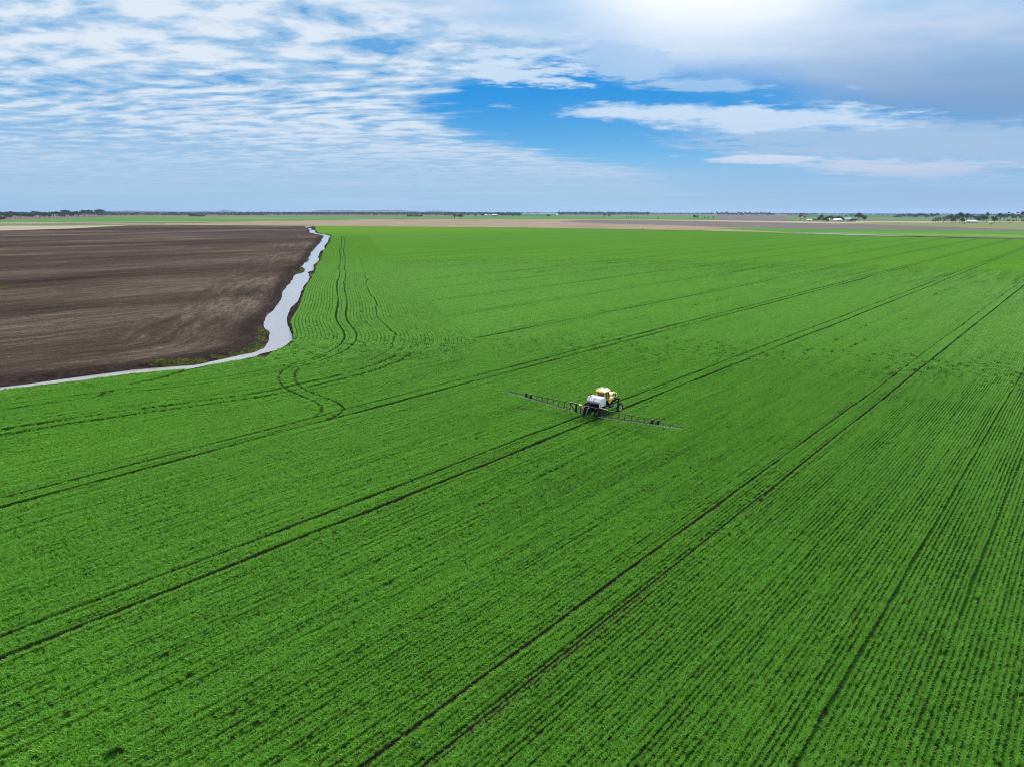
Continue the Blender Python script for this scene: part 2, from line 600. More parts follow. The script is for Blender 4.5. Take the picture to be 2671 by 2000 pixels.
def canopy_material():
    m_, nt, p, out = new_mat("crop_canopy")
    g, x, y, z = pos(nt)
    c, u, n, fine, med = crop_colour(nt, x, y)
    at = nt.node('ShaderNodeAttribute')
    at.attribute_name = 'dist'
    d = X(nt, at.outputs['Fac'])
    # wheel tracks every 30 m: two bare lines
    def line(c0, w):
        k = nt.m('ABSOLUTE', nt.m('FRACT', (n - c0) * (1 / 30.0) + 0.5) * 30.0 - 15.0)
        return nt.ss(k, w, w * 0.4)
    brk = nt.noise(nt.vec(u * 0.05, n * 0.03, 8.0), 1.0, 3, 0.6)
    tr = nt.m('MAXIMUM', line(-27.0 + 30, 0.50) * 0.8, line(-24.3 + 30, 0.55) * nt.ss(brk, 0.36, 0.50, 0.45, 1.0))
    main = nt.ss(d, 42.0, 44.0)
    dk = nt.m('ABSOLUTE', nt.m('ABSOLUTE', d - 13.5) - 1.4)
    hd = nt.ss(dk, 0.45, 0.15)
    tr = nt.m('MAXIMUM', tr * main, hd)
    rows = nt.m('FRACT', d * (1 / 0.95))
    rl = nt.ss(nt.m('ABSOLUTE', rows - 0.5), 0.33, 0.5) * (1.0 - main)
    rown = nt.noise(nt.vec(u * 0.03, n * 0.7, 6.0), 1.0, 3, 0.6)
    c = nt.mix(nt.ss(rown, 0.52, 0.75) * 0.28 * main, c, (0.035, 0.085, 0.012))
    c = nt.mix(rl * 0.5, c, (0.03, 0.06, 0.012))
    c = nt.mix(tr * 0.88, c, (0.016, 0.030, 0.010))
    c = nt.mix(0.36, c, (0.095, 0.205, 0.055))
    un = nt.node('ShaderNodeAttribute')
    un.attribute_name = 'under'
    c = nt.mix(0.54, c, (0.0, 0.0, 0.0))  # colour darkened overall for the plants' self-shading that the flat sheet lacks
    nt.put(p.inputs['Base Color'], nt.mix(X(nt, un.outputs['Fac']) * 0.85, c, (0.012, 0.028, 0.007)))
    p.inputs['Roughness'].default_value = 1.0
    p.inputs['Specular IOR Level'].default_value = 0.0
    b1 = nt.noise(nt.vec(x, y, 0.0), 1.3, 5, 0.75)
    b2 = nt.noise(nt.vec(u * 0.3, n * 1.1, 0.0), 1.0, 3, 0.7)
    bump(nt, p, b1 * 0.6 + b2 * 0.5 - rl * 0.5 - tr * 1.0, 0.9, 0.5)
    return m_


def soil_material(name, dark, mid, pale, plough):
    m_, nt, p, out = new_mat(name)
    g, x, y, z = pos(nt)
    u, n = rowcoords(nt, x, y)
    at = nt.node('ShaderNodeAttribute')
    at.attribute_name = 'dist'
    d = X(nt, at.outputs['Fac'])
    if plough:
        wv = nt.noise(nt.vec(x, y, 2.0), 0.012, 3, 0.6)
        nn = n + (wv - 0.5) * 26.0
        s1 = nt.noise(nt.vec(u * 0.022, nn * 0.24), 1.0, 7, 0.74)
        s2 = nt.noise(nt.vec(u * 0.14, nn * 1.1, 4.0), 1.0, 6, 0.78)
        e1 = nt.noise(nt.vec(x * 0.035, y * 0.035, d * 0.30), 1.0, 7, 0.74)
        e2 = nt.noise(nt.vec(x * 0.16, y * 0.16, d * 1.2), 1.0, 6, 0.78)
        k = nt.ss(d + (wv - 0.5) * 30.0, 26, 40)
        s = (s1 * 0.62 + s2 * 0.38) * k + (e1 * 0.6 + e2 * 0.4) * (1.0 - k)
        clod = nt.noise(nt.vec(x, y, 0.0), 1.6, 6, 0.8)
        big = nt.noise(nt.vec(u * 0.004, n * 0.013, 7.0), 1.0, 3, 0.6)
        clod2 = nt.noise(nt.vec(u * 0.25, nn * 0.9, 0.0), 1.0, 6, 0.8)
        v = s * 0.47 + clod * 0.25 + clod2 * 0.26 + (big - 0.5) * 0.30
        c = nt.mix(nt.ss(v, 0.38, 0.475), dark, mid)
        c = nt.mix(nt.ss(v, 0.475, 0.60), c, pale)
        wet = nt.ss(d + (clod2 - 0.5) * 6.0, 7.0, 1.0)
        c = nt.mix(wet * 0.8, c, (0.016, 0.012, 0.011))
        hsock = s2 * 0.5 + clod * 0.9
    else:
        clod = nt.noise(nt.vec(x, y, z), 1.1, 6, 0.75)
        n2 = nt.noise(nt.vec(x, y, z), 0.18, 4, 0.6)
        c = nt.mix(nt.ss(clod * 0.6 + n2 * 0.4, 0.4, 0.6), dark, mid)
        c = nt.mix(nt.ss(clod * 0.4 + n2 * 0.6, 0.56, 0.7), c, pale)
        if name == 'crop_soil':      # low leaves and weeds between the rows
            lowg = nt.noise(nt.vec(x, y, 3.0), 2.6, 4, 0.7)
            rut = nt.m('ABSOLUTE', nt.m('FRACT', (n - (-27.45 + 30)) * (1 / 30.0) + 0.5) * 30.0 - 15.0)
            rut2 = nt.m('ABSOLUTE', nt.m('FRACT', (n - (-24.6 + 30)) * (1 / 30.0) + 0.5) * 30.0 - 15.0)
            bare = nt.m('MAXIMUM', nt.ss(rut, 0.75, 0.5), nt.ss(rut2, 0.75, 0.5))
            c = nt.mix(nt.ss(lowg, 0.40, 0.52) * (1.0 - bare * 0.9), c, (0.012, 0.052, 0.004))
        hsock = clod
    nt.put(p.inputs['Base Color'], c)
    p.inputs['Roughness'].default_value = 0.95
    p.inputs['Specular IOR Level'].default_value = 0.0
    bump(nt, p, hsock, 0.9, 0.35)
    return m_


def field_material(name, a, b, c3, su=0.004, sn=0.05, rot=0.0, cl=0.02):
    """stubble, fallow or pasture: long streaks plus blotches"""
    m_, nt, p, out = new_mat(name)
    g, x, y, z = pos(nt)
    ca, sa = cos(radians(rot)), sin(radians(rot))
    u, n = x * ca + y * sa, y * ca - x * sa
    s = nt.noise(nt.vec(u * su, n * sn), 1.0, 6, 0.68)
    k = nt.noise(nt.vec(x * cl * 0.5, y * cl * 0.35, 4.0), 1.0, 5, 0.65)
    f = nt.noise(nt.vec(x, y, 1.0), 0.12, 5, 0.75)
    v = s * 0.5 + k * 0.3 + f * 0.2
    c = nt.mix(nt.ss(v, 0.36, 0.52), a, b)
    c = nt.mix(nt.ss(v, 0.50, 0.66), c, c3)
    nt.put(p.inputs['Base Color'], c)
    p.inputs['Roughness'].default_value = 0.95
    p.inputs['Specular IOR Level'].default_value = 0.0
    bump(nt, p, f + k, 0.4, 0.5)
    return m_


M_CANOPY = canopy_material()
M_LEAF = leaf_material()
M_PLOUGH = soil_material("ploughed_soil", (0.015, 0.011, 0.009), (0.040, 0.030, 0.024), (0.118, 0.093, 0.076), True)
M_CROPSOIL = soil_material("crop_soil", (0.012, 0.010, 0.008), (0.020, 0.016, 0.013), (0.038, 0.030, 0.024), False)
M_BANK = soil_material("bank_soil", (0.014, 0.010, 0.010), (0.034, 0.025, 0.022), (0.085, 0.068, 0.055), False)
M_TAN = field_material("stubble_field", (0.115, 0.090, 0.062), (0.190, 0.148, 0.104), (0.27, 0.212, 0.15))
M_TAN2 = field_material("pale_stubble", (0.18, 0.145, 0.108), (0.25, 0.205, 0.155), (0.31, 0.26, 0.195))
M_FALLOW = field_material("fallow_soil", (0.075, 0.062, 0.062), (0.11, 0.092, 0.09), (0.15, 0.125, 0.115))
M_BROWN = field_material("brown_fallow", (0.07, 0.054, 0.047), (0.115, 0.09, 0.075), (0.17, 0.135, 0.11))
M_GREEN = field_material("green_field", (0.042, 0.112, 0.024), (0.058, 0.140, 0.028), (0.085, 0.175, 0.026))
M_GREEN2 = field_material("dull_green_field", (0.055, 0.10, 0.04), (0.08, 0.125, 0.05), (0.13, 0.15, 0.075))
M_DKGREEN = field_material("dark_green_field", (0.03, 0.075, 0.03), (0.042, 0.095, 0.035), (0.058, 0.115, 0.04))
M_PASTURE = field_material("pasture", (0.085, 0.11, 0.045), (0.12, 0.14, 0.06), (0.18, 0.17, 0.09), cl=0.05)
M_DARKLINE = plain("damp_ditch_soil", (0.035, 0.032, 0.022), 0.95, var=0.4, scale=0.05, spec=0.1)
M_GROUND = field_material("plain_ground", (0.14, 0.12, 0.085), (0.19, 0.165, 0.105), (0.17, 0.19, 0.09), cl=0.004)

# ground: everything that is not ploughed field; slots 0 = plain, 1 = bank, 2 = soil under the crop
gmask = ~f_plough
mi = np.zeros(len(QUADS), np.int32)
mi[f_bank] = 1
mi[f_crop] = 2
ground = submesh('ground', gmask, 0.0, {'dist': DH}, (M_GROUND, M_BANK, M_CROPSOIL), mi[gmask])
tag(ground, kind='structure')
_rc = np.random.RandomState(77)
pv = np.unique(QUADS[f_plough])
edge_v = np.unique(QUADS[~f_plough])
pv = np.setdiff1d(pv, edge_v)
pv = pv[RR[pv] < 700]
HT[pv] += _rc.normal(size=len(pv)) * 0.035 + 0.03 * np.sin((GP[pv] @ N) * 2.2)
dsoil = np.full(len(GX), 999.0)
ps = np.where((RR < 1700) & (GX < 0))[0]
dsoil[ps] = dist_line(GP[ps], smooth_line(refine([G(x, y) for x, y in cl][4:], 3.0), 6))
plough = submesh('ploughed_field', f_plough, 0.0, {'dist': dsoil}, (M_PLOUGH,))
tag(plough, kind='structure')

# canopy sheet of the crop where single plants are no longer told apart
NEAR_R, MID_R = 150.0, 470.0
rise = np.clip((RR - 170.0) / (MID_R - 170.0), 0, 1)
zcan = 0.03 + 0.33 * rise
fr = np.hypot(FC[:, 0], FC[:, 1])
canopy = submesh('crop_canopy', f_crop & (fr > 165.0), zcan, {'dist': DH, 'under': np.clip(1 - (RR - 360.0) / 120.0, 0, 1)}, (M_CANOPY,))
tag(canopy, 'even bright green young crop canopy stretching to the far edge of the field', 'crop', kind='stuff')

# water
def flat_poly(name, pts, z, mat, parent=None, curve=True):
    """triangulated flat polygon on the curved ground"""
    import bmesh
    bm = bmesh.new()
    vs = [bm.verts.new((p[0], p[1], z + (zc(p[0], p[1]) if curve else 0))) for p in pts]
    f = bm.faces.new(vs)
    bm.normal_update()
    if f.normal.z < 0:
        f.normal_flip()
    bmesh.ops.triangulate(bm, faces=bm.faces[:], ngon_method='EAR_CLIP')
    me = bpy.data.meshes.new(name)
    bm.to_mesh(me)
    bm.free()
    return link_mesh(name, me, parent, (mat,))


m_, nt, p, out = new_mat("ditch_water")
g, x, y, z = pos(nt)
nn = nt.noise(nt.vec(x, y, 0.0), 0.35, 4, 0.6)
nt.put(p.inputs['Base Color'], nt.mix(nn, (0.19, 0.17, 0.165), (0.25, 0.225, 0.215)))
p.inputs['Roughness'].default_value = 0.12
p.inputs['Specular IOR Level'].default_value = 1.0
p.inputs['IOR'].default_value = 1.45
bump(nt, p, nt.noise(nt.vec(x, y, 0.0), 0.8, 3, 0.6), 0.03, 0.04)
M_WATER = m_
wpoly = np.vstack([Wl, Wr[::-1]])
water = flat_poly('ditch_water', [tuple(q) for q in wpoly], WZ, M_WATER)
tag(water, kind='structure')


# ------------------------------------------------------------------ far fields, strip by strip
def strip(name, top, bot, mat, dz, rows=7, step=14.0, rag=0.0, seed=0):
    """a field seen between two pixel outlines, laid on the curved ground"""
    x0, x1 = top[0][0], top[-1][0]
    nx = max(3, int((x1 - x0) / step) + 1)
    xs = np.linspace(x0, x1, nx)
    yt = np.interp(xs, [q[0] for q in top], [q[1] for q in top])
    yb = np.interp(xs, [q[0] for q in bot], [q[1] for q in bot])
    rg = np.random.RandomState(seed + 7)
    if rag:
        yt = yt + rg.normal(size=nx) * rag
        yb = yb + rg.normal(size=nx) * rag
    yb = np.maximum(yb, yt + 0.02)
    V = []
    for j in range(rows + 1):
        for i in range(nx):
            a = np.array(G(xs[i], yt[i]))
            b = np.array(G(xs[i], yb[i]))
            ra, rb = np.hypot(*a), np.hypot(*b)
            k = j / rows
            r = ra ** (1 - k) * rb ** k
            d = a / ra * (1 - k) + b / rb * k
            d /= np.hypot(*d)
            V.append((d[0] * r, d[1] * r, -r * r / (2 * RE) + dz))
    Q = []
    for j in range(rows):
        for i in range(nx - 1):
            q = j * nx + i
            Q.append((q, q + nx, q + nx + 1, q + 1))
    me = np_mesh(name, np.array(V), np.array(Q), True)
    return tag(link_mesh(name, me, None, (mat,)), kind='structure')


strip('fallow_field', [(-150, 570), (0, 568), (300, 563), (670, 561), (1340, 559.5), (1470, 559)],
      [(-150, 583), (0, 581), (270, 575), (500, 571.5), (670, 568), (1340, 565), (1470, 564)], M_BROWN, 0.06)
strip('distant_field', [(1330, 558.6), (2000, 557.5), (2821, 556)], [(1330, 566), (2000, 565), (2260, 566), (2821, 566)], M_DKGREEN, 0.10)
strip('fallow_field', [(1460, 560.5), (1870, 559), (2100, 559)], [(1460, 563.5), (1870, 574), (2100, 574)], M_FALLOW, 0.16, rag=0.2)
strip('distant_field', [(2050, 563.5), (2270, 563), (2821, 563)], [(2050, 576), (2270, 575), (2821, 575)], M_GREEN2, 0.2)
strip('distant_field', [(-150, 583), (0, 580.5), (80, 578.8), (300, 571), (553, 569.7), (700, 567), (1100, 564.7), (1340, 563.8)],
      [(-150, 587), (0, 585), (80, 584.8), (300, 582.5), (553, 580.5), (700, 578.2), (1100, 570), (1340, 568)], M_GREEN, 0.2)
strip('stubble_strip', [(480, 572.7), (700, 571.6), (1100, 569.4), (1340, 566.8)], [(480, 573.3), (700, 573.8), (1100, 572.3), (1340, 569)], M_TAN, 0.26)
strip('distant_field', [(700, 574.6), (940, 575.2)], [(700, 578.2), (940, 577)], M_GREEN, 0.3)
strip('pasture', [(-150, 586.5), (0, 585), (300, 582.6), (553, 580.6), (700, 578.2), (900, 577.5)],
      [(-150, 598), (0, 596), (150, 595), (300, 592.8), (450, 591.5), (700, 584), (900, 579)], M_GREEN2, 0.3)
for yy, tk, mt in ((586.5, 1.3, M_TAN2), (590.3, 1.1, M_TAN2), (588.6, 0.8, M_BROWN)):
    strip('stubble_strip', [(-150, yy + 2), (0, yy), (300, yy - 2.2), (620, yy - 5.5)],
          [(-150, yy + 2 + tk), (0, yy + tk), (300, yy - 2.2 + tk), (620, yy - 5.4)], mt, 0.36, rows=2)
strip('damp_furrow', [(40, 591.5), (330, 586.6), (560, 583.8)], [(40, 592), (330, 587.7), (560, 584.2)], M_DARKLINE, 0.42, rows=2)
strip('damp_furrow', [(100, 594.9), (330, 591.9), (480, 590.6)], [(100, 595.3), (330, 593), (480, 591)], M_DARKLINE, 0.42, rows=2)
strip('distant_field', [(700, 570.5), (1100, 569.3), (1340, 567), (1460, 566)], [(700, 572.4), (1100, 574.5), (1340, 574), (1460, 573.4)], M_GREEN2, 0.33)
strip('distant_field', [(1200, 567), (1360, 563.8), (1800, 562.9), (1866, 562.8)], [(1200, 570), (1360, 571), (1800, 571.8), (1866, 571.8)], M_GREEN, 0.38)
strip('damp_furrow', [(1440, 562.6), (1640, 562.2), (1806, 562.4)], [(1440, 563.4), (1640, 564), (1806, 563.6)], M_DARKLINE, 0.45, rows=2)
strip('stubble_field', [(430, 587.5), (560, 584.5), (700, 580), (900, 577), (1100, 573.8), (1340, 573), (1500, 572), (1870, 573), (2000, 576), (2075, 590)],
      [(430, 591.7), (560, 592.1), (796, 592.2), (1100, 593.3), (1340, 594.2), (1500, 595.8), (1825, 600.2), (2000, 604.2), (2075, 607)], M_TAN, 0.42, rows=10)
strip('pale_track', [(-150, 599), (0, 595.8), (150, 594.6), (300, 592.4), (440, 590.8)], [(-150, 611), (0, 608.4), (180, 602.3), (335, 593.2), (440, 592)], M_TAN2, 0.42)
strip('fallow_field', [(1461, 577.6), (1540, 573.6), (1900, 576), (2060, 577.8), (2363, 585.6), (2515, 590.2), (2671, 594.8), (2821, 598.5)],
      [(1461, 579), (1560, 583), (1700, 586), (1850, 590), (2000, 592.6), (2100, 594.5), (2220, 595.5), (2515, 597.5), (2671, 599), (2821, 601)], M_FALLOW, 0.52, rag=0.15)
strip('pasture', [(2080, 577), (2200, 576.5), (2450, 575), (2540, 573), (2821, 572.5)],
      [(2080, 578.4), (2363, 585.7), (2515, 590.3), (2671, 594.9), (2821, 598.6)], M_PASTURE, 0.58)
strip('pale_track', [(1690, 572.8), (1850, 573.4), (2000, 575), (2180, 576.3), (2290, 576.4)], [(1690, 573.8), (1850, 576.2), (2000, 578.3), (2180, 580.6), (2290, 577.6)], M_TAN2, 0.66, rows=3)
strip('pale_track', [(2230, 573.6), (2440, 573.4), (2821, 572.2)], [(2230, 576.2), (2440, 578), (2500, 575), (2821, 574)], M_TAN2, 0.66, rows=3)
strip('brown_strip', [(2255, 571.8), (2440, 572.6), (2821, 571.6)], [(2255, 573.5), (2440, 573.6), (2821, 572.2)], M_BROWN, 0.66, rows=3)
strip('damp_furrow', [(2200, 584.2), (2363, 586), (2515, 590.6), (2671, 594.9)], [(2200, 584.7), (2363, 587), (2515, 591.8), (2671, 596.2)], M_DARKLINE, 0.66, rows=2)
strip('green_strip', [(1850, 594.2), (1900, 592.8), (2000, 592.2), (2100, 594.3), (2220, 595.5), (2515, 597.5), (2671, 599), (2821, 600.8)],
      [(1850, 594.6), (1960, 599.5), (2060, 604.6), (2300, 610.6), (2671, 616.6), (2821, 619)], M_GREEN, 0.5, rows=8)
M_YELLOW = field_material("yellowing_crop", (0.060, 0.140, 0.022), (0.090, 0.170, 0.022), (0.135, 0.20, 0.026), cl=0.03)
strip('yellow_strip', [(1960, 599.3), (2060, 603.6), (2300, 605.5), (2671, 609), (2821, 611)], [(1960, 599.6), (2060, 604.4), (2300, 609.8), (2671, 615.4), (2821, 618)], M_YELLOW, 0.62, rows=4, rag=0.2)
strip('ditch_edge', [(2060, 604.6), (2200, 607.4), (2300, 610.0), (2671, 616.2), (2821, 618.8)], [(2060, 605.4), (2200, 608.8), (2300, 612.2), (2671, 619), (2821, 621.5)], M_DARKLINE, 0.7, rows=3, rag=0.25)
strip('channel_water', [(2066, 606), (2200, 608.9), (2300, 611.6), (2360, 613.3)], [(2066, 606.6), (2200, 610.5), (2300, 612.9), (2360, 613.6)], M_WATER, 0.78, rows=2)
strip('dark_strip', [(-150, 606), (300, 602), (560, 600), (796, 599.6)], [(-150, 607), (300, 604), (560, 601.6), (796, 600.4)], M_BANK, 0.08, rows=3, rag=0.3, step=9)


# ------------------------------------------------------------------ far hills
m_, nt, p, out = new_mat("hill_bush")
g, x, y, z = pos(nt)
n1 = nt.noise(nt.vec(x, y, z), 0.002, 5, 0.65)
nt.put(p.inputs['Base Color'], nt.mix(nt.ss(n1, 0.42, 0.6), (0.025, 0.035, 0.028), (0.08, 0.08, 0.06)))
p.inputs['Roughness'].default_value = 1.0
M_HILL = m_


def hill(pts, r, depth, seed):
    xs = np.arange(pts[0][0], pts[-1][0] + 0.1, 4.0)
    yt = np.interp(xs, [q[0] for q in pts], [q[1] for q in pts])
    rg = np.random.RandomState(seed)
    yt = yt - 1.3 * np.sin(np.clip((xs - xs[0]) / (xs[-1] - xs[0]), 0, 1) * pi) ** 0.5 + np.interp(xs, xs[::3], rg.normal(size=len(xs[::3])) * 0.22)
    V, K = [], 13
    for j in range(K):
        k = j / (K - 1) * 2 - 1
        for i in range(len(xs)):
            rx, ry, rz = ray(xs[i], yt[i])
            hh = hypot(rx, ry)
            top = CAMH + r * rz / hh
            base = -r * r / (2 * RE) - 60
            rr = r + k * depth
            f = math.exp(-(k * 1.9) ** 2) * (1.0 if j == K // 2 else 0.94 + 0.06 * cos(i * 0.7 + j))
            f = f if j not in (0, K - 1) else 0
            V.append((rx / hh * rr, ry / hh * rr, base + (top - base) * f / (math.exp(0))))
    nx = len(xs)
    Q = [(j * nx + i, j * nx + i + 1, (j + 1) * nx + i + 1, (j + 1) * nx + i) for j in range(K - 1) for i in range(nx - 1)]
    me = np_mesh('hills', np.array(V), np.array(Q), True)
    return tag(link_mesh('hills', me, None, (M_HILL,)), kind='structure')


hill([(150, 561), (230, 558.6), (330, 555.5), (370, 556), (450, 557.2), (520, 557.4), (575, 558.2)], 21000, 1500, 1)
hill([(430, 559), (490, 556.6), (520, 556.8), (556, 556.6), (575, 554.8), (584, 551.5), (592, 552.8), (612, 555.8), (650, 558.2)], 24000, 1300, 2)
hill([(800, 557.6), (822, 551.8), (850, 551.3), (905, 551.3), (930, 552.6), (965, 552.0), (985, 550.9), (1045, 550.9), (1075, 554), (1120, 556.8)], 26000, 1800, 3)
hill([(1090, 556.8), (1120, 552.6), (1140, 552.2), (1165, 553.6), (1200, 556.6)], 26000, 1200, 4)
hill([(1050, 556.6), (1070, 552.8), (1085, 553.3), (1105, 556.6)], 25000, 1200, 5)


# ------------------------------------------------------------------ trees
def bark_leaf_mats():
    res = {}
    for k, (a, b, c) in {
        'gum': ((0.040, 0.055, 0.030), (0.070, 0.085, 0.045), (0.105, 0.115, 0.065)),
        'dark': ((0.022, 0.038, 0.022), (0.038, 0.060, 0.030), (0.06, 0.085, 0.04)),
        'olive': ((0.065, 0.070, 0.050), (0.095, 0.095, 0.065), (0.125, 0.12, 0.085)),
    }.items():
        m_, nt, p, out = new_mat(k + "_foliage")
        g, x, y, z = pos(nt)
        n_ = nt.noise(nt.vec(x, y, z), 0.45, 4, 0.7)
        oi = nt.node('ShaderNodeObjectInfo')
        cc = nt.mix(nt.ss(n_, 0.32, 0.52), a, b)
        cc = nt.mix(nt.ss(n_, 0.50, 0.70), cc, c)
        cc = nt.mix(X(nt, oi.outputs['Random']) * 0.5, cc, b)
        nt.put(p.inputs['Base Color'], cc)
        p.inputs['Roughness'].default_value = 0.8
        res[k] = m_
    res['bark'] = plain("pale_bark", (0.20, 0.17, 0.14), 0.9, var=0.3, scale=1.0, spec=0.1)
    return res


TM = bark_leaf_mats()


def tube_pts(V, F, pts, rad, sides=6):
    """append a tapered tube through pts"""
    base = len(V)
    n = len(pts)
    for i, (p_, r_) in enumerate(zip(pts, rad)):
        p_ = Vector(p_)
        d = (Vector(pts[min(i + 1, n - 1)]) - Vector(pts[max(i - 1, 0)])).normalized()
        a = d.orthogonal().normalized()
        if abs(d.z) < 0.9:
            a = d.cross(Vector((0, 0, 1))).normalized()
        b = d.cross(a)
        for k in range(sides):
            t_ = 2 * pi * k / sides
            V.append(tuple(p_ + (a * cos(t_) + b * sin(t_)) * r_))
    for i in range(n - 1):
        for k in range(sides):
            q = base + i * sides + k
            q2 = base + i * sides + (k + 1) % sides
            F.append((q, q2, q2 + sides, q + sides))
    F.append(tuple(base + k for k in range(sides))[::-1])
    F.append(tuple(base + (n - 1) * sides + k for k in range(sides)))


def simple_mesh(name, V, F, smooth=False):
    me = bpy.data.meshes.new(name)
    me.from_pydata([tuple(v) for v in V], [], F)
    me.update()
    if smooth:
        me.polygons.foreach_set('use_smooth', [True] * len(me.polygons))
    return me


def tree_meshes(kind, seed):
    """unit-high tree: (trunk mesh, crown mesh)"""
    rg = random.Random(seed)
    V, F = [], []
    lobes = []
    if kind == 'gum':          # spreading crown on forked pale limbs, gaps between the clumps
        fork = 0.28
        tube_pts(V, F, [(0, 0, -0.02), (0.01, 0.0, fork * 0.6), (0.0, 0.01, fork)], [0.035, 0.027, 0.022])
        for k in range(7):
            a = k * 0.9 + rg.random() * 0.5
            rr = rg.uniform(0.10, 0.34)
            hz = rg.uniform(0.55, 0.88)
            e = (cos(a) * rr, sin(a) * rr, hz)
            tube_pts(V, F, [(0, 0, fork * 0.9), (e[0] * 0.45, e[1] * 0.45, fork + (hz - fork) * 0.5), e], [0.018, 0.011, 0.005], 5)
            lobes.append((e, rg.uniform(0.12, 0.2)))
        lobes.append(((0, 0, 0.80), 0.2))
        size, n = 0.05, 520
    elif kind == 'tall':       # narrow open gum, bare below
        tube_pts(V, F, [(0, 0, -0.02), (0.02, 0.01, 0.4), (0.0, 0.03, 0.85)], [0.028, 0.018, 0.007])
        for k in range(8):
            a = k * 2.4
            hz = rg.uniform(0.42, 0.9)
            rr = rg.uniform(0.07, 0.17)
            e = (cos(a) * rr, sin(a) * rr, hz)
            tube_pts(V, F, [(0.01, 0.01, hz - 0.15), e], [0.009, 0.004], 5)
            lobes.append((e, rg.uniform(0.07, 0.12)))
        lobes.append(((0, 0.02, 0.92), 0.1))
        size, n = 0.036, 420
    elif kind == 'round':      # dense dark round-headed tree
        tube_pts(V, F, [(0, 0, -0.02), (0, 0, 0.25), (0.01, 0, 0.5)], [0.04, 0.033, 0.015])
        for k in range(4):
            a = k * 1.6
            tube_pts(V, F, [(0, 0, 0.22), (cos(a) * 0.2, sin(a) * 0.2, 0.5)], [0.018, 0.006], 5)
        for k in range(9):
            a = k * 2.399
            rr = 0.30 * sqrt((k + 0.3) / 9)
            lobes.append(((cos(a) * rr, sin(a) * rr, rg.uniform(0.36, 0.76)), rg.uniform(0.17, 0.24)))
        size, n = 0.052, 640
    else:                      # shrub
        for k in range(5):
            a = k * 1.3
            tube_pts(V, F, [(0, 0, -0.02), (cos(a) * 0.2, sin(a) * 0.2, 0.5)], [0.03, 0.01], 5)
            lobes.append(((cos(a) * 0.25, sin(a) * 0.25, 0.5 + rg.uniform(-0.1, 0.15)), rg.uniform(0.24, 0.34)))
        size, n = 0.09, 260
    tr = simple_mesh('trunk', V, F, True)
    V, F = [], []
    tot = sum(r ** 2 for _, r in lobes)
    for (c, r) in lobes:
        for _ in range(int(n * r * r / tot)):
            while True:
                q = Vector((rg.uniform(-1, 1), rg.uniform(-1, 1), rg.uniform(-1, 1)))
                if 0.25 < q.length < 1:
                    break
            q = q.normalized() * (q.length ** 0.5)
            pt = Vector(c) + Vector((q.x * r * 1.1, q.y * r * 1.1, q.z * r * 0.8))
            if pt.z > 1.0: pt.z = 1.0 - rg.random() * 0.05
            nrm = (q + Vector((rg.uniform(-1, 1), rg.uniform(-1, 1), rg.uniform(-1, 1))) * 0.8).normalized()
            a = nrm.orthogonal().normalized()
            b = nrm.cross(a)
            s1, s2 = size * rg.uniform(0.6, 1.3), size * rg.uniform(0.5, 1.0)
            base = len(V)
            for (u_, v_) in ((-1, -0.6), (0.2, -1), (1, 0.1), (0.3, 1), (-0.8, 0.7)):
                V.append(tuple(pt + a * s1 * u_ * rg.uniform(0.7, 1.1) + b * s2 * v_ * rg.uniform(0.7, 1.1)))
            F.append(tuple(range(base, base + 5)))
    cr_ = simple_mesh('crown', V, F, False)
    return tr, cr_


TREES = {}


def tree_pair(kind, fol):
    if (kind, fol) not in TREES:
        lst = []
        for v in range(2):
            a, b = tree_meshes(kind, len(TREES) * 7 + v)
            a.materials.append(TM['bark'])
            b.materials.append(TM[fol])
            lst.append((a, b))
        TREES[(kind, fol)] = lst
    return _rt.choice(TREES[(kind, fol)])


_rt = random.Random(5)
NAMES = {'gum': 'gum_tree', 'tall': 'tall_gum_tree', 'round': 'round_tree', 'shrub': 'shrub'}


def tree(px, py, hpx, wpx, kind, fol, label, group=None):
    x, y = G(px, py)
    r = hypot(x, y)
    hh, ww = hpx * r / FPX, wpx * r / FPX
    a, b = tree_pair(kind, fol)
    e = bpy.data.objects.new(NAMES[kind], None)
    COL.objects.link(e)
    e.empty_display_size = 1
    e.location = (x, y, zc(x, y))
    unit = {'gum': 0.72, 'tall': 0.36, 'round': 0.86, 'shrub': 1.0}[kind]
    e.scale = (ww / unit, ww / unit, hh)
    e.rotation_euler = (0, 0, _rt.random() * 6.28)
    for nm, me in (('trunk', a), ('crown', b)):
        o = bpy.data.objects.new(nm, me)
        COL.objects.link(o)
        o.parent = e
    tag(e, label, 'shrub' if kind == 'shrub' else 'tree', group)
    return e


# the one near tree at the left edge
tree(-3, 595.5, 23, 36, 'gum', 'olive', 'largest tree, cut by the left edge of the picture beyond the ploughed field')
# long line of gums on the left
rt = random.Random(11)
GL = 'gum trees in the long line beyond the fields on the left'
for i in range(44):
    px = -60 + i * 7.6 + rt.uniform(-2.5, 2.5)
    base = 578.3 - max(px, 0) * 0.028 + rt.uniform(-1.6, 0.3)
    tree(px, base, rt.uniform(10.5, 16.5), rt.uniform(9, 15), rt.choice(['gum', 'gum', 'round']) if rt.random() < 0.8 else 'gum', 'gum',
         'bushy grey-green gum in the unbroken tree line on the far left', GL)
tree(259, 572, 17.5, 9, 'tall', 'gum', 'tallest tree, at the right-hand end of the long left tree line')
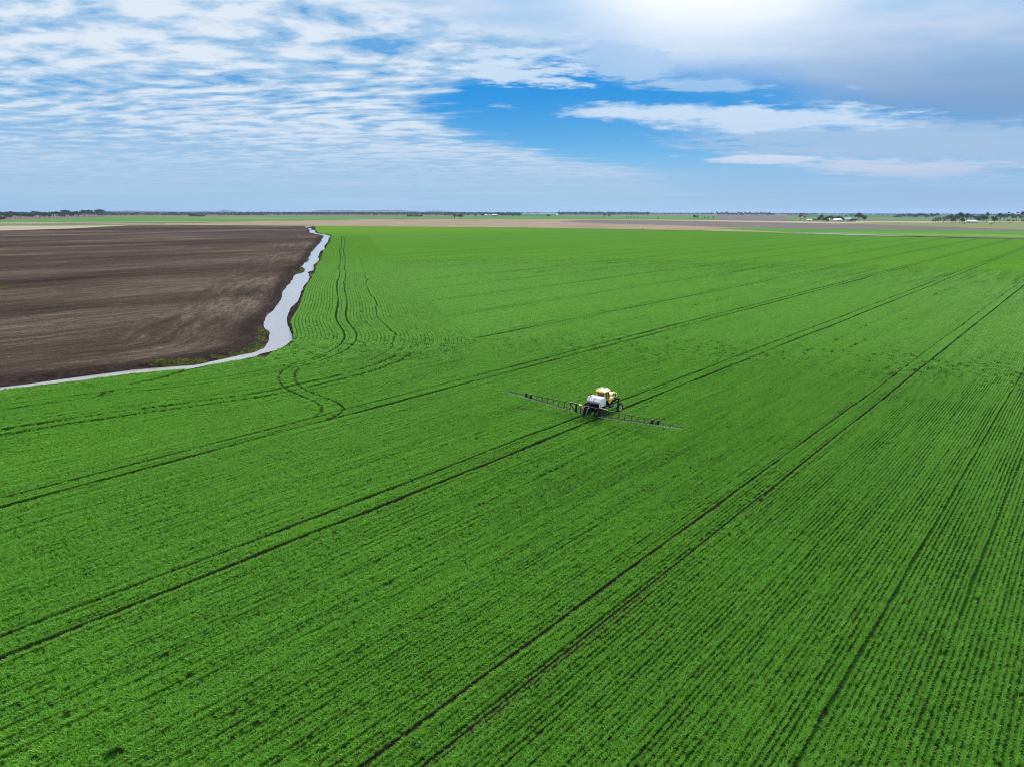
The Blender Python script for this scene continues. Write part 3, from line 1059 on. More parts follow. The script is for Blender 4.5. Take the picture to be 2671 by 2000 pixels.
# dark clump standing alone in the green strip
GB = 'dark trees of the small clump on the green strip'
for px, w_ in ((493, 8), (499, 7), (505, 7), (510, 6), (516, 7), (521, 7)):
    tree(px, 570.0 + rt.uniform(-0.3, 0.3), 6.8 + rt.uniform(-0.5, 0.4), w_, 'round', 'dark',
         'dark tree in the left part of the small clump on the far green strip', GB)
tree(529.5, 570, 6.2, 7, 'round', 'dark', 'dark round tree set apart at the right end of the small green-strip clump')
GC = 'dark trees of the dense oblong clump in mid distance'
for i in range(9):
    tree(1062 + i * 4.4, 568 + rt.uniform(-0.3, 0.3), 6.6 + rt.uniform(-0.5, 0.5), 6.6, 'round', 'dark',
         'dark tree in the dense oblong clump beyond the middle of the stubble', GC)
tree(740, 564.3, 1.8, 6, 'shrub', 'dark', 'low dark bush alone on the grey strip, first left of the creek end')
tree(952, 564.2, 6, 8, 'gum', 'olive', 'spreading tree on the green strip, left of the oblong clump')
tree(942, 564, 4, 4, 'shrub', 'dark', 'small bush touching the left side of a spreading tree on the green strip')
tree(975, 566.5, 7.5, 4, 'tall', 'olive', 'thin upright tree just right of the spreading tree on the green strip')
tree(1010, 564, 4.5, 5, 'gum', 'gum', 'small tree halfway between the thin upright tree and the oblong clump')
tree(1032, 572.8, 1.8, 2.4, 'shrub', 'dark', 'tiny bush alone in the tan stubble below the oblong clump')
tree(1048, 569, 2.6, 2, 'shrub', 'gum', 'tiny upright bush at the top edge of the tan stubble')
tree(1160, 566, 8.5, 7, 'tall', 'olive', 'slim thin-leaved tree, leftmost of the group left of the middle farmstead')
tree(1172, 567.5, 12, 13, 'gum', 'gum', 'tall double-headed gum in the group left of the middle farmstead')
tree(1184, 573.3, 13, 10, 'gum', 'olive', 'brownish gum with a bare leaning trunk rooted in the tan stubble')
tree(1198, 573.0, 13, 15, 'gum', 'dark', 'broad dark gum on several thin trunks rooted in the tan stubble')
tree(1208, 565, 10, 7, 'tall', 'olive', 'pale slim tree on the right of the group left of the middle farmstead')
tree(1239, 565.5, 6, 7, 'round', 'dark', 'small dark round tree, first left of the white farm roofs in the middle')
tree(1257, 565.5, 8.5, 12, 'round', 'dark', 'wide dark tree touching the white farm roofs on their left')
tree(1250, 563, 9, 7, 'gum', 'gum', 'taller grey tree behind the wide dark tree beside the white farm roofs')
tree(1278, 565, 8.5, 6, 'gum', 'gum', 'tree between the two groups of white farm roofs in the middle')
GD = 'trees in the windbreak right of the middle farmstead'
for i in range(12):
    tree(1296 + i * 5.0, 565.3 + rt.uniform(-0.4, 0.6), rt.uniform(8.5, 11.5), rt.uniform(7, 10), rt.choice(['gum', 'round']), 'gum',
         'grey-green tree in the windbreak right of the middle farmstead', GD)
tree(1357, 563.5, 8, 6, 'gum', 'olive', 'last loose tree at the right end of the middle windbreak')
tree(1400, 561, 2.6, 2.6, 'shrub', 'gum', 'tiny bush on the far green between the windbreak and the lone round tree')
tree(1409, 567.6, 2, 2.2, 'shrub', 'gum', 'tiny bush nearest to the stubble left of the lone round tree')
tree(1428.5, 566.8, 9.4, 10, 'round', 'gum', 'lone round tree right of the middle windbreak')
tree(1460.5, 561.3, 4.3, 4.5, 'round', 'gum', 'small round tree behind a white shed right of the lone round tree')
tree(1575.5, 566.3, 8.4, 8, 'gum', 'gum', 'left one of a pair of spreading trees on the dark strip')
tree(1587, 566.3, 7.2, 8, 'gum', 'gum', 'right one of a pair of spreading trees on the dark strip')
for px, lb in ((1632.5, 'leftmost of the five small trees in a row on the green strip'), (1637, 'second from the left of five small trees in a row on the green strip'),
               (1643, 'middle one of five small trees in a row on the green strip'), (1651, 'fourth from the left of five small trees in a row on the green strip'),
               (1662, 'darkest and rightmost of the five small trees in a row')):
    tree(px, 567.6 + (px > 1645) * 0.8, 3.6 + (px > 1660) * 1.4, 3.6, 'round', 'dark', lb)
tree(1657, 568.3, 2.4, 2.4, 'shrub', 'dark', 'tiny bush just left of the darkest of five small trees')
tree(1714.5, 572.4, 5, 5, 'gum', 'gum', 'small thin-trunked tree standing at the lower edge of the green strip')
tree(1809.5, 571, 11.5, 8, 'gum', 'dark', 'taller left tree of the dark pair at the right end of the green strip')
tree(1817, 570.4, 9.6, 7, 'tall', 'gum', 'lower right tree of the dark pair at the right end of the green strip')
tree(1836.5, 569.6, 5.4, 4.6, 'round', 'gum', 'small rounded tree, first right of the dark pair')
tree(1845.5, 569.3, 6.2, 3.4, 'round', 'gum', 'small upright tree, second right of the dark pair')
tree(1858.5, 567.6, 5.6, 5, 'round', 'dark', 'black-green ball-shaped tree at the corner of the green strip')
GE = 'trees in the tall row on the horizon right of centre'
tree(1852.5, 557.6, 5, 3, 'tall', 'dark', 'single small tree on the horizon, first left of the tall horizon row')
for i in range(37):
    px = 1867 + i * 4.1 + rt.uniform(-1.2, 1.2)
    tree(px, 560.4 + rt.uniform(-1, 0.3), rt.uniform(5.5, 9.4), rt.uniform(4.2, 7.0), rt.choice(['gum', 'tall', 'round']), 'dark' if rt.random() < 0.6 else 'gum',
         'dark tree in the tall close row on the horizon right of centre', GE)
GF = 'trees in the farther row above the right farmstead'
for i in range(15):
    tree(2052 + i * 5.4 + rt.uniform(-1.5, 1.5), 560.5 + rt.uniform(-0.6, 0.4), rt.uniform(4.5, 7), rt.uniform(5, 7), 'gum', 'gum',
         'grey-blue tree in the farther row above the right farmstead', GF)
tree(2086, 571, 16, 8, 'tall', 'olive', 'left one of two tall thin see-through trees beside the right farmstead')
tree(2096, 571.5, 13, 5.5, 'tall', 'olive', 'right one of two tall thin see-through trees beside the right farmstead')
for px, w_, h_, lb in ((2117, 4, 5, 'leftmost of three narrow dark bushes between the small shed and the farm garden'),
                       (2122, 4, 6, 'middle one of three narrow dark bushes between the small shed and the farm garden'),
                       (2127, 4.5, 5.6, 'rightmost of three narrow dark bushes between the small shed and the farm garden')):
    tree(px, 573.8, h_, w_, 'round', 'dark', lb)
GG = 'trees of the garden round the right farmstead'
for px, py, h_, w_, kd in ((2134, 574.5, 13, 10, 'round'), (2140, 573.5, 14.5, 11, 'gum'), (2147, 575, 11, 9, 'round'), (2153, 574.5, 11, 9, 'gum'),
                           (2159, 573, 11.5, 9, 'gum'), (2165, 571, 10, 9, 'gum'), (2171, 570.5, 9, 9, 'round'), (2156, 575.6, 7.5, 8, 'round'), (2178, 569.5, 8.5, 8, 'round')):
    tree(px, py, h_, w_, kd, rt.choice(['gum', 'dark']), 'bushy tree in the garden left of the farmhouse on the right', GG)
tree(2187, 571, 12.6, 13, 'round', 'dark', 'tall dark domed tree directly behind the farmhouse on the right')
tree(2197, 573.5, 9, 9, 'round', 'dark', 'dark tree between the farmhouse and the pale tall shed')
tree(2219.5, 575.3, 8.5, 9, 'round', 'dark', 'dark bush-like tree at the right wall of the pale tall shed')
tree(2238, 573.8, 19.5, 17, 'gum', 'dark', 'largest farm tree, with a high leafy crown right of the pale tall shed')
tree(2252, 573.5, 16, 12, 'round', 'gum', 'second large tree, right beside the largest farm tree')
tree(2228, 573.4, 6.5, 10, 'shrub', 'dark', 'low dark shrub at the foot of the largest farm tree')
tree(2218.5, 561, 6, 8, 'round', 'gum', 'dark tree far behind the pale tall shed')
tree(2205, 561.5, 3.6, 6, 'shrub', 'gum', 'low dark bush far behind the farmhouse roofs')
GH = 'trees in the loose far row behind the right farmsteads'
for i in range(38):
    px = 2142 + i * 6.3 + rt.uniform(-2, 2)
    tree(px, 558.3 + rt.uniform(-0.6, 0.3), rt.uniform(2.5, 4.2), rt.uniform(3, 5.5), rt.choice(['gum', 'tall', 'round']), 'gum',
         'small blue-grey tree in the loose farthest row right of the first farmstead', GH)
GI = 'trees of the windbreak between the two right farmsteads'
for i in range(20):
    px = 2334 + i * 5.7 + rt.uniform(-1.5, 1.5)
    if 2360 < px < 2366: continue
    tree(px, 564.2 + rt.uniform(-0.5, 0.4), rt.uniform(7.5, 10.5) * (0.75 if px < 2360 else 1), rt.uniform(7, 9.5), rt.choice(['gum', 'round']), rt.choice(['gum', 'dark']),
         'dark tree in the long windbreak left of the second right farmstead', GI)
for px, py, h_, w_, lb in ((2432, 577.5, 9, 5.5, 'leftmost of the five small see-through trees before the windbreak end'),
                           (2438, 577, 11, 6, 'second from the left of the five small see-through trees'),
                           (2445, 577.5, 12, 7, 'third and widest of the five small see-through trees'),
                           (2450, 576.5, 11, 5, 'fourth from the left of the five small see-through trees'),
                           (2459, 577.8, 13, 7, 'rightmost of the five small see-through trees, standing apart')):
    tree(px, py, h_, w_, 'tall', 'olive', lb)
GJ = 'trees of the dark grove left of the second right farmhouse'
for px, py, h_, w_, kd, fl in ((2468, 576, 13, 9, 'gum', 'olive'), (2476, 577, 18, 12, 'gum', 'gum'), (2484, 577.5, 17, 12, 'round', 'olive'),
                               (2491, 578, 18, 12, 'gum', 'olive'), (2508, 577.5, 15, 10, 'round', 'dark')):
    tree(px, py, h_, w_, kd, fl, 'dark tree in the dense grove left of the second right farmhouse', GJ)
tree(2501, 578, 24, 14, 'gum', 'dark', 'highest tree of the dense grove left of the second right farmhouse')
tree(2519, 575.5, 19, 9, 'gum', 'dark', 'upright dark tree directly left of the second right farmhouse')
tree(2529, 573.5, 14, 8, 'tall', 'gum', 'light-crowned tree behind the left end of the second right farmhouse')
GK = 'trees of the grove right of the second right farmhouse'
for px, py, h_, w_, kd, fl in ((2541, 573, 12, 9, 'gum', 'gum'), (2549, 575.5, 15, 10, 'round', 'gum'), (2556, 576.5, 16, 10, 'gum', 'olive'), (2563, 575, 17, 10, 'round', 'dark')):
    tree(px, py, h_, w_, kd, fl, 'dark tree in the grove right of the second right farmhouse', GK)
tree(2571, 576.5, 22, 8, 'tall', 'olive', 'tall reddish-grey open tree at the right end of the second farm grove')
tree(2591, 576.8, 15, 15, 'round', 'dark', 'wide dark domed tree with a white box at its left foot')
tree(2606, 575.8, 20, 14, 'gum', 'gum', 'tall rounded tree touching the right side of the wide dark domed tree')
for px, py, h_, w_, fl, lb in ((2617, 571, 15, 9, 'gum', 'first from the left of five tall slim gums at the right edge'),
                               (2626, 573, 20, 8, 'olive', 'second from the left of five tall slim gums at the right edge'),
                               (2637.5, 573, 17, 7, 'gum', 'third of five tall slim gums at the right edge'),
                               (2649, 573.3, 20, 9, 'olive', 'fourth of five tall slim gums at the right edge'),
                               (2662, 573.3, 21, 10, 'olive', 'fifth and rightmost of five tall slim gums at the right edge')):
    tree(px, py, h_, w_, 'tall', fl, lb)
tree(2629, 573, 4.5, 6, 'shrub', 'dark', 'dark bush at the foot of the second of the tall slim gums')
tree(2642, 573, 4.2, 4.4, 'shrub', 'dark', 'small dark bush between the third and fourth tall slim gums')
tree(2668, 573.5, 6, 8, 'shrub', 'dark', 'dark bush cut by the right edge of the picture')
tree(2583.5, 581.5, 3, 4.5, 'shrub', 'dark', 'small round bush in the open pasture below the white box')
tree(2513, 580, 2.2, 4, 'shrub', 'dark', 'low bush in the pasture in front of the second right farmhouse')
tree(2631.5, 578.6, 2.2, 3.4, 'shrub', 'dark', 'small bush in the pasture below the tall slim gums')
tree(1675, 597.6, 1.8, 5, 'shrub', 'dark', 'dark low weed clump on the top edge of the big green field')
tree(1825, 599.8, 1.8, 4, 'shrub', 'dark', 'second dark weed clump farther right on the top edge of the big green field')
tree(2044, 573.2, 1.3, 4.4, 'shrub', 'dark', 'left one of two flat dark bushes left of the tall thin pair')
tree(2064, 573, 1.4, 5, 'shrub', 'dark', 'right one of two flat dark bushes left of the tall thin pair')

# far woodland that reads as one mass
def woodland(bands, seed, mat):
    rg = random.Random(seed)
    V, F = [], []
    for (x0, x1, r0, r1, h0, h1, n) in bands:
        for _ in range(n):
            px = rg.uniform(x0, x1)
            rx, ry, rz = ray(px, 560)
            hh = hypot(rx, ry)
            r = rg.uniform(r0, r1)
            cx, cy = rx / hh * r, ry / hh * r
            z0 = zc(cx, cy)
            H = rg.uniform(h0, h1)
            Wd = H * rg.uniform(0.35, 0.75)
            for _k in range(16):
                q = Vector((rg.uniform(-1, 1), rg.uniform(-1, 1), rg.uniform(-1, 1)))
                pt = Vector((cx + q.x * Wd, cy + q.y * Wd, z0 + H * 0.58 + q.z * H * 0.40 * (1 - 0.5 * abs(q.x))))
                nr = (q + Vector((rg.uniform(-1, 1), rg.uniform(-1, 1), rg.uniform(-1, 1)))).normalized()
                a = nr.orthogonal().normalized()
                b = nr.cross(a)
                s = H * rg.uniform(0.12, 0.24)
                k0 = len(V)
                for (u_, v_) in ((-1, -0.7), (1, -0.5), (0.7, 1), (-0.8, 0.8)):
                    V.append(tuple(pt + a * s * u_ + b * s * v_))
                F.append((k0, k0 + 1, k0 + 2, k0 + 3))
    me = simple_mesh('distant_woodland', V, F)
    return link_mesh('distant_woodland', me, None, (mat,))


wd = woodland([(-120, 300, 5200, 7500, 15, 21, 420), (255, 700, 4700, 7500, 12, 20, 620), (640, 1350, 5600, 9000, 14, 24, 1000),
               (560, 1240, 5300, 5900, 12, 22, 330), (1455, 1690, 6200, 9500, 16, 30, 480), (1340, 2050, 9500, 15000, 14, 24, 650), (1690, 1860, 8000, 12000, 12, 22, 130),
               (2040, 2800, 10000, 15000, 12, 20, 750), (2480, 2800, 7500, 11000, 12, 20, 200), (700, 1300, 10000, 15000, 14, 24, 350)], 3, TM['gum'])
tag(wd, 'blue-grey belt of far woodland running along the whole horizon', 'woodland', kind='stuff')


# ------------------------------------------------------------------ small mesh kit
def add_box(V, F, c, s, rot=None):
    k = len(V)
    for dx in (-1, 1):
        for dy in (-1, 1):
            for dz in (-1, 1):
                v = Vector((dx * s[0] / 2, dy * s[1] / 2, dz * s[2] / 2))
                if rot is not None: v = rot @ v
                V.append(tuple(v + Vector(c)))
    for f in ((0, 1, 3, 2), (4, 6, 7, 5), (0, 4, 5, 1), (2, 3, 7, 6), (0, 2, 6, 4), (1, 5, 7, 3)):
        F.append(tuple(k + i for i in f))


def add_bar(V, F, a, b, w, hgt=None):
    a, b = Vector(a), Vector(b)
    d = (b - a)
    L = d.length
    q = d.to_track_quat('Y', 'Z').to_matrix()
    add_box(V, F, (a + b) / 2, (w, L, hgt or w), q)


class MB:
    def __init__(self): self.V, self.F = [], []
    def box(self, c, s, rot=None): add_box(self.V, self.F, c, s, rot); return self
    def bar(self, a, b, w, hgt=None): add_bar(self.V, self.F, a, b, w, hgt); return self
    def tube(self, pts, r, sides=8):
        rad = r if hasattr(r, '__len__') else [r] * len(pts)
        tube_pts(self.V, self.F, pts, rad, sides); return self
    def poly(self, pts):
        k = len(self.V); self.V += [tuple(p_) for p_ in pts]; self.F.append(tuple(range(k, k + len(pts)))); return self
    def loft(self, secs, cap=True):
        """secs: list of equally long point rings"""
        k = len(self.V); n = len(secs[0])
        for s_ in secs: self.V += [tuple(p_) for p_ in s_]
        for i in range(len(secs) - 1):
            for j in range(n):
                a_, b_ = k + i * n + j, k + i * n + (j + 1) % n
                self.F.append((a_, b_, b_ + n, a_ + n))
        if cap:
            self.F.append(tuple(k + j for j in range(n))[::-1])
            self.F.append(tuple(k + (len(secs) - 1) * n + j for j in range(n)))
        return self
    def build(self, name, mat, parent=None, bevel=0.0, smooth=False, seg=2):
        me = simple_mesh(name, self.V, self.F, smooth)
        import bmesh
        bm = bmesh.new(); bm.from_mesh(me)
        bmesh.ops.recalc_face_normals(bm, faces=bm.faces[:])
        bm.to_mesh(me); bm.free()
        o = link_mesh(name, me, parent, (mat,))
        if bevel:
            b = o.modifiers.new('bevel', 'BEVEL'); b.width = bevel; b.segments = seg; b.limit_method = 'ANGLE'; b.angle_limit = radians(35)
        if smooth:
            me.polygons.foreach_set('use_smooth', [True] * len(me.polygons))
            try:
                me.set_sharp_from_angle(angle=radians(38))
            except Exception:
                pass
        return o


def empty(name, loc=(0, 0, 0), rz=0.0):
    e = bpy.data.objects.new(name, None)
    COL.objects.link(e)
    e.location = loc
    e.rotation_euler = (0, 0, rz)
    return e


# ------------------------------------------------------------------ farm buildings
M_WALLW = plain("white_weatherboard", (0.33, 0.33, 0.32), 0.7, var=0.1)
M_ROOFP = plain("pale_metal_roof", (0.36, 0.42, 0.45), 0.45, var=0.1, spec=0.5)
M_ROOFW = plain("white_metal_roof", (0.42, 0.44, 0.45), 0.45, var=0.06, spec=0.5)
M_GLASSD = plain("dark_opening", (0.03, 0.035, 0.04), 0.3, var=0.2)
M_RUST = plain("rusty_wall", (0.25, 0.12, 0.08), 0.8, var=0.25)


def building(name, px, py, wpx, hpx, depth, roofm, wallm, label, open_front=False, cat='building', hip=False, n_win=3):
    x, y = G(px, py)
    r = hypot(x, y)
    w, hh = wpx * r / FPX, hpx * r / FPX
    e = empty(name, (x, y, zc(x, y)), -atan2(x, y))
    d = depth
    wh = hh * 0.62
    mb = MB()
    if open_front:
        mb.box((0, d * 0.5 - 0.15, wh / 2), (w, 0.3, wh)).box((-w / 2 + 0.15, 0, wh / 2), (0.3, d - 0.62, wh)).box((w / 2 - 0.15, 0, wh / 2), (0.3, d - 0.62, wh))
        for k in range(4):
            mb.box((-w / 2 + w * (k + 0.5) / 4, -d / 2 + 0.2, wh / 2), (0.25, 0.25, wh))
    else:
        mb.box((0, 0, wh / 2), (w, d, wh))
    mb.build('wall', wallm, e)
    ov = 0.8
    a, b = w / 2 + ov, d / 2 + ov
    k = a * 0.35 if hip else 0
    V = [(-a, -b, wh), (a, -b, wh), (a, b, wh), (-a, b, wh), (-a + k, 0, hh), (a - k, 0, hh),
         (-a, -b, wh + 0.25), (a, -b, wh + 0.25), (a, b, wh + 0.25), (-a, b, wh + 0.25)]
    V = [(v[0], v[1], v[2] + 0.003) for v in V]
    F = [(3, 2, 1, 0), (0, 1, 7, 6), (1, 2, 8, 7), (2, 3, 9, 8), (3, 0, 6, 9), (6, 7, 5, 4), (8, 9, 4, 5), (9, 6, 4), (7, 8, 5)]
    rb = MB(); rb.V, rb.F = V, F
    rb.build('roof', roofm, e)
    if not open_front:
        for k in range(n_win):
            MB().box((-w / 2 + w * (k + 0.5) / n_win, -d / 2 - 0.03, wh * 0.52), (min(1.8, w / n_win * 0.4), 0.1, wh * 0.4)).build('window', M_GLASSD, e)
        MB().box((w * 0.5 * (1 / max(n_win, 1)) * 0.0 + w / 2 - 1.6, -d / 2 - 0.025, wh * 0.36), (1.1, 0.08, wh * 0.70)).build('door', M_RUST, e)
    tag(e, label, cat)
    return e


building('farmhouse', 2182, 574.8, 19, 6.4, 12, M_ROOFP, M_WALLW, 'low farmhouse with pale blue-grey roof below the domed tree', cat='house', hip=True)
building('farmhouse_annex', 2176, 575.8, 6, 5.5, 8, M_ROOFW, M_WALLW, 'small white annex at the left end of the blue-grey farmhouse roof', cat='house', n_win=1)
building('farm_shed', 2209, 575.2, 13, 9, 12, M_ROOFP, M_ROOFP, 'pale tall shed with silvery roof at the right end of the farmstead', cat='shed', n_win=1)
building('farm_shed', 2109, 574.6, 9, 4.2, 8, M_ROOFW, M_GLASSD, 'small open shed with flat white roof left of the farm garden', True, cat='shed')
building('farm_shed', 2166, 574.8, 5.5, 3.0, 7, M_RUST, M_RUST, 'low rust-red shed left of the white annex', cat='shed', n_win=1)
building('farm_shed', 2158, 572.3, 6, 4.4, 7, M_ROOFW, M_WALLW, 'light gabled roof showing between the garden trees', cat='shed', n_win=1)
building('farmhouse', 2534, 577.4, 22, 5.6, 13, M_ROOFW, M_WALLW, 'long low farmhouse with white roof between the two groves', cat='house', hip=True)
building('farm_shed', 2516, 576.6, 6.5, 3.8, 8, M_ROOFP, M_WALLW, 'small pale shed at the left end of the long white roof', cat='shed', n_win=1)
building('water_tank_shed', 2578.5, 577.2, 2.6, 2.6, 3, M_ROOFW, M_ROOFW, 'tiny white box left of the wide dark domed tree', cat='shed', n_win=0)
building('farm_shed', 1266, 565, 6, 4.2, 14, M_ROOFW, M_WALLW, 'left white gabled building of the middle farmstead', cat='shed', n_win=1)
building('farm_shed', 1275.5, 564.6, 3.2, 3.8, 12, M_ROOFW, M_WALLW, 'narrow white building, second of the middle farmstead', cat='shed', n_win=1)
building('farm_shed', 1288, 565.2, 12, 4.8, 18, M_ROOFP, M_BROWN, 'wide brown-walled shed with pale roof at the foot of the middle windbreak', cat='shed', n_win=2)
building('farm_shed', 352, 563.3, 13, 2.8, 30, M_ROOFW, M_WALLW, 'long white shed among the far trees on the left', cat='shed', n_win=3)
building('farm_shed', 1451.5, 561.3, 4.6, 1.9, 14, M_ROOFW, M_WALLW, 'tiny white shed in front of the small round tree in the centre distance', cat='shed', n_win=1)


# ------------------------------------------------------------------ crop plants (instanced, nobody could count them)
def blades(rg, pieces, name, mat, narrow=1.0):
    """pieces: list of (x, y, dir, lean, length, width) -> bent leaf strips"""
    V, F = [], []
    for (bx, by, a, lean, L, w) in pieces:
        dx, dy = cos(a), sin(a)
        px_, py_ = -dy, dx
        segs = 3
        k = len(V)
        tw = rg.uniform(-0.6, 0.6)
        for i in range(segs + 1):
            t_ = i / segs
            ang = lean * (0.25 + 1.35 * t_ ** 1.4)
            out_ = L * t_ * sin(min(ang, 2.2)) * 0.85
            sx_ = narrow
            zz_ = L * (t_ - 0.40 * max(0, lean) * t_ ** 2.4)
            ww = w * (0.7 + 0.6 * t_) if t_ < 0.5 else w * (1.0 - 0.85 * (t_ - 0.5) * 2 * 0.9)
            tz = tw * t_
            V.append((bx + sx_ * (dx * out_ - px_ * ww / 2), by + dy * out_ - py_ * ww / 2, zz_ - tz * ww * 0.5))
            V.append((bx + sx_ * (dx * out_ + px_ * ww / 2), by + dy * out_ + py_ * ww / 2, zz_ + tz * ww * 0.5))
        for i in range(segs):
            F.append((k + 2 * i, k + 2 * i + 1, k + 2 * i + 3, k + 2 * i + 2))
    me = simple_mesh(name, V, F, True)
    me.materials.append(mat)
    at = me.attributes.new('tone', 'FLOAT', 'POINT')
    tn = []
    for _ in pieces:
        tn += [rg.random()] * 8
    at.data.foreach_set('value', tn)
    return bpy.data.objects.new(name, me)


def gn_scatter(name, pts, rot, scl, idx, protos, label, kind='stuff', cat='crop'):
    col = bpy.data.collections.new(name + "_kinds")
    for i, o in enumerate(protos):
        o.name = "%s_%02d" % (name, i)
        col.objects.link(o)
    me = bpy.data.meshes.new(name)
    me.vertices.add(len(pts))
    me.vertices.foreach_set('co', np.ascontiguousarray(pts, dtype=np.float32).ravel())
    for nm, arr in (('rot', rot), ('scl', scl)):
        at = me.attributes.new(nm, 'FLOAT', 'POINT')
        at.data.foreach_set('value', np.ascontiguousarray(arr, dtype=np.float32))
    at = me.attributes.new('idx', 'INT', 'POINT')
    at.data.foreach_set('value', np.ascontiguousarray(idx, dtype=np.int32))
    o = bpy.data.objects.new(name, me)
    COL.objects.link(o)
    ng = bpy.data.node_groups.new(name, 'GeometryNodeTree')
    ng.interface.new_socket('Geometry', in_out='INPUT', socket_type='NodeSocketGeometry')
    ng.interface.new_socket('Geometry', in_out='OUTPUT', socket_type='NodeSocketGeometry')
    gi, go = ng.nodes.new('NodeGroupInput'), ng.nodes.new('NodeGroupOutput')
    ci = ng.nodes.new('GeometryNodeCollectionInfo')
    ci.inputs['Collection'].default_value = col
    ci.inputs['Separate Children'].default_value = True
    ci.inputs['Reset Children'].default_value = True
    ip = ng.nodes.new('GeometryNodeInstanceOnPoints')
    ip.inputs['Pick Instance'].default_value = True
    cx_ = ng.nodes.new('ShaderNodeCombineXYZ')
    def attr(nm, ty):
        a = ng.nodes.new('GeometryNodeInputNamedAttribute')
        a.data_type = ty
        a.inputs['Name'].default_value = nm
        return a.outputs['Attribute']
    L = ng.links.new
    L(gi.outputs[0], ip.inputs['Points'])
    L(ci.outputs[0], ip.inputs['Instance'])
    L(attr('idx', 'INT'), ip.inputs['Instance Index'])
    L(attr('rot', 'FLOAT'), cx_.inputs[2])
    L(cx_.outputs[0], ip.inputs['Rotation'])
    cs = ng.nodes.new('ShaderNodeCombineXYZ')
    sa = attr('scl', 'FLOAT')
    for k in range(3):
        L(sa, cs.inputs[k])
    L(cs.outputs[0], ip.inputs['Scale'])
    L(ip.outputs[0], go.inputs[0])
    md = o.modifiers.new('scatter', 'NODES')
    md.node_group = ng
    return tag(o, label, cat, kind=kind)


rg = random.Random(21)


def near_proto(nb, h0, h1, w0, w1, half, name):
    P = []
    for _ in range(nb):
        y_ = rg.gauss(0, half * 0.35)
        P.append((rg.gauss(0, 0.02), y_, rg.uniform(0, 2 * pi), rg.uniform(0.15, 0.95), rg.uniform(h0, h1), rg.uniform(w0, w1)))
    return blades(rg, P, name, M_LEAF, 0.68)


def mid_proto(nb, rowx, name):
    P = []
    for _ in range(nb):
        y_ = (_ % 4 - 1.5) * 0.29 + rg.gauss(0, 0.06)
        P.append((rg.choice(rowx) + rg.gauss(0, 0.035), y_, rg.uniform(0, 2 * pi), rg.uniform(0.2, 1.0), rg.uniform(0.36, 0.58), rg.uniform(0.05, 0.09)))
    return blades(rg, P, name, M_LEAF, 0.72)


NEARP = [near_proto(34, 0.27, 0.46, 0.022, 0.042, 0.14, 'n') for _ in range(8)]
MIDP = [mid_proto(74, (-0.19, 0.19), 'm') for _ in range(6)]
HEADP = [mid_proto(84, (-0.24, 0.0, 0.24), 'h') for _ in range(4)]

# wheel tracks: offsets across the rows, half-widths, strength
TRACKS = [(-27.45, 0.21, 1.0), (-24.75, 0.20, 0.8), (-57.15, 0.27, 0.95), (-54.35, 0.30, 1.0), (-87.0, 0.34, 0.95), (-84.4, 0.36, 1.0),
          (-116.7, 0.3, 0.8), (-114.1, 0.42, 0.95), (-146.9, 0.3, 0.8), (-144.4, 0.42, 0.9), (-176.8, 0.3, 0.7), (-174.1, 0.46, 0.9),
          (-206.8, 0.3, 0.7), (-204.2, 0.46, 0.9), (-236.7, 0.3, 0.7), (-234.0, 0.46, 0.8), (2.6, 0.22, 0.8), (5.3, 0.22, 0.8),
          (-9.05, 0.17, 0.74), (-4.45, 0.15, 0.72), (-14.0, 0.10, 0.15), (-18.5, 0.1, 0.15), (-35.2, 0.10, 0.22), (-41.5, 0.1, 0.25), (-46.9, 0.12, 0.3),
          (-63.3, 0.12, 0.35), (-70.8, 0.12, 0.35), (-76.3, 0.1, 0.3), (-93, 0.12, 0.4), (-101.5, 0.12, 0.4)]
rgn = np.random.RandomState(4)
_kn = {i: rgn.normal(size=(3, 4000)) for i in range(len(TRACKS))}
d7 = lambda pts: np.array([G(x / 2.212 + 300, y / 2.212 + 570, 0.2) for x, y in pts])
LOOPS = [smooth_line(refine(d7([(1215, 795), (1130, 830), (1050, 850), (985, 868), (955, 895), (942, 930), (960, 965), (1010, 1000), (1085, 1033), (1160, 1060), (1198, 1090),
                               (1196, 1120), (1165, 1146), (1110, 1165)]), 1.0), 3),
         smooth_line(refine(d7([(1140, 850), (1060, 868), (1040, 885), (1035, 930), (1060, 968), (1110, 1000), (1200, 1035), (1280, 1062), (1325, 1092),
                               (1322, 1120), (1280, 1143), (1230, 1158)]), 1.0), 3)]
TRIANGLE_CUT = [smooth_line(refine(np.array([G(x, y, 0.1) for x, y in [(480, 972), (455, 980), (420, 990), (395, 998), (365, 1003), (345, 1007)]]), 1.0), 1)]


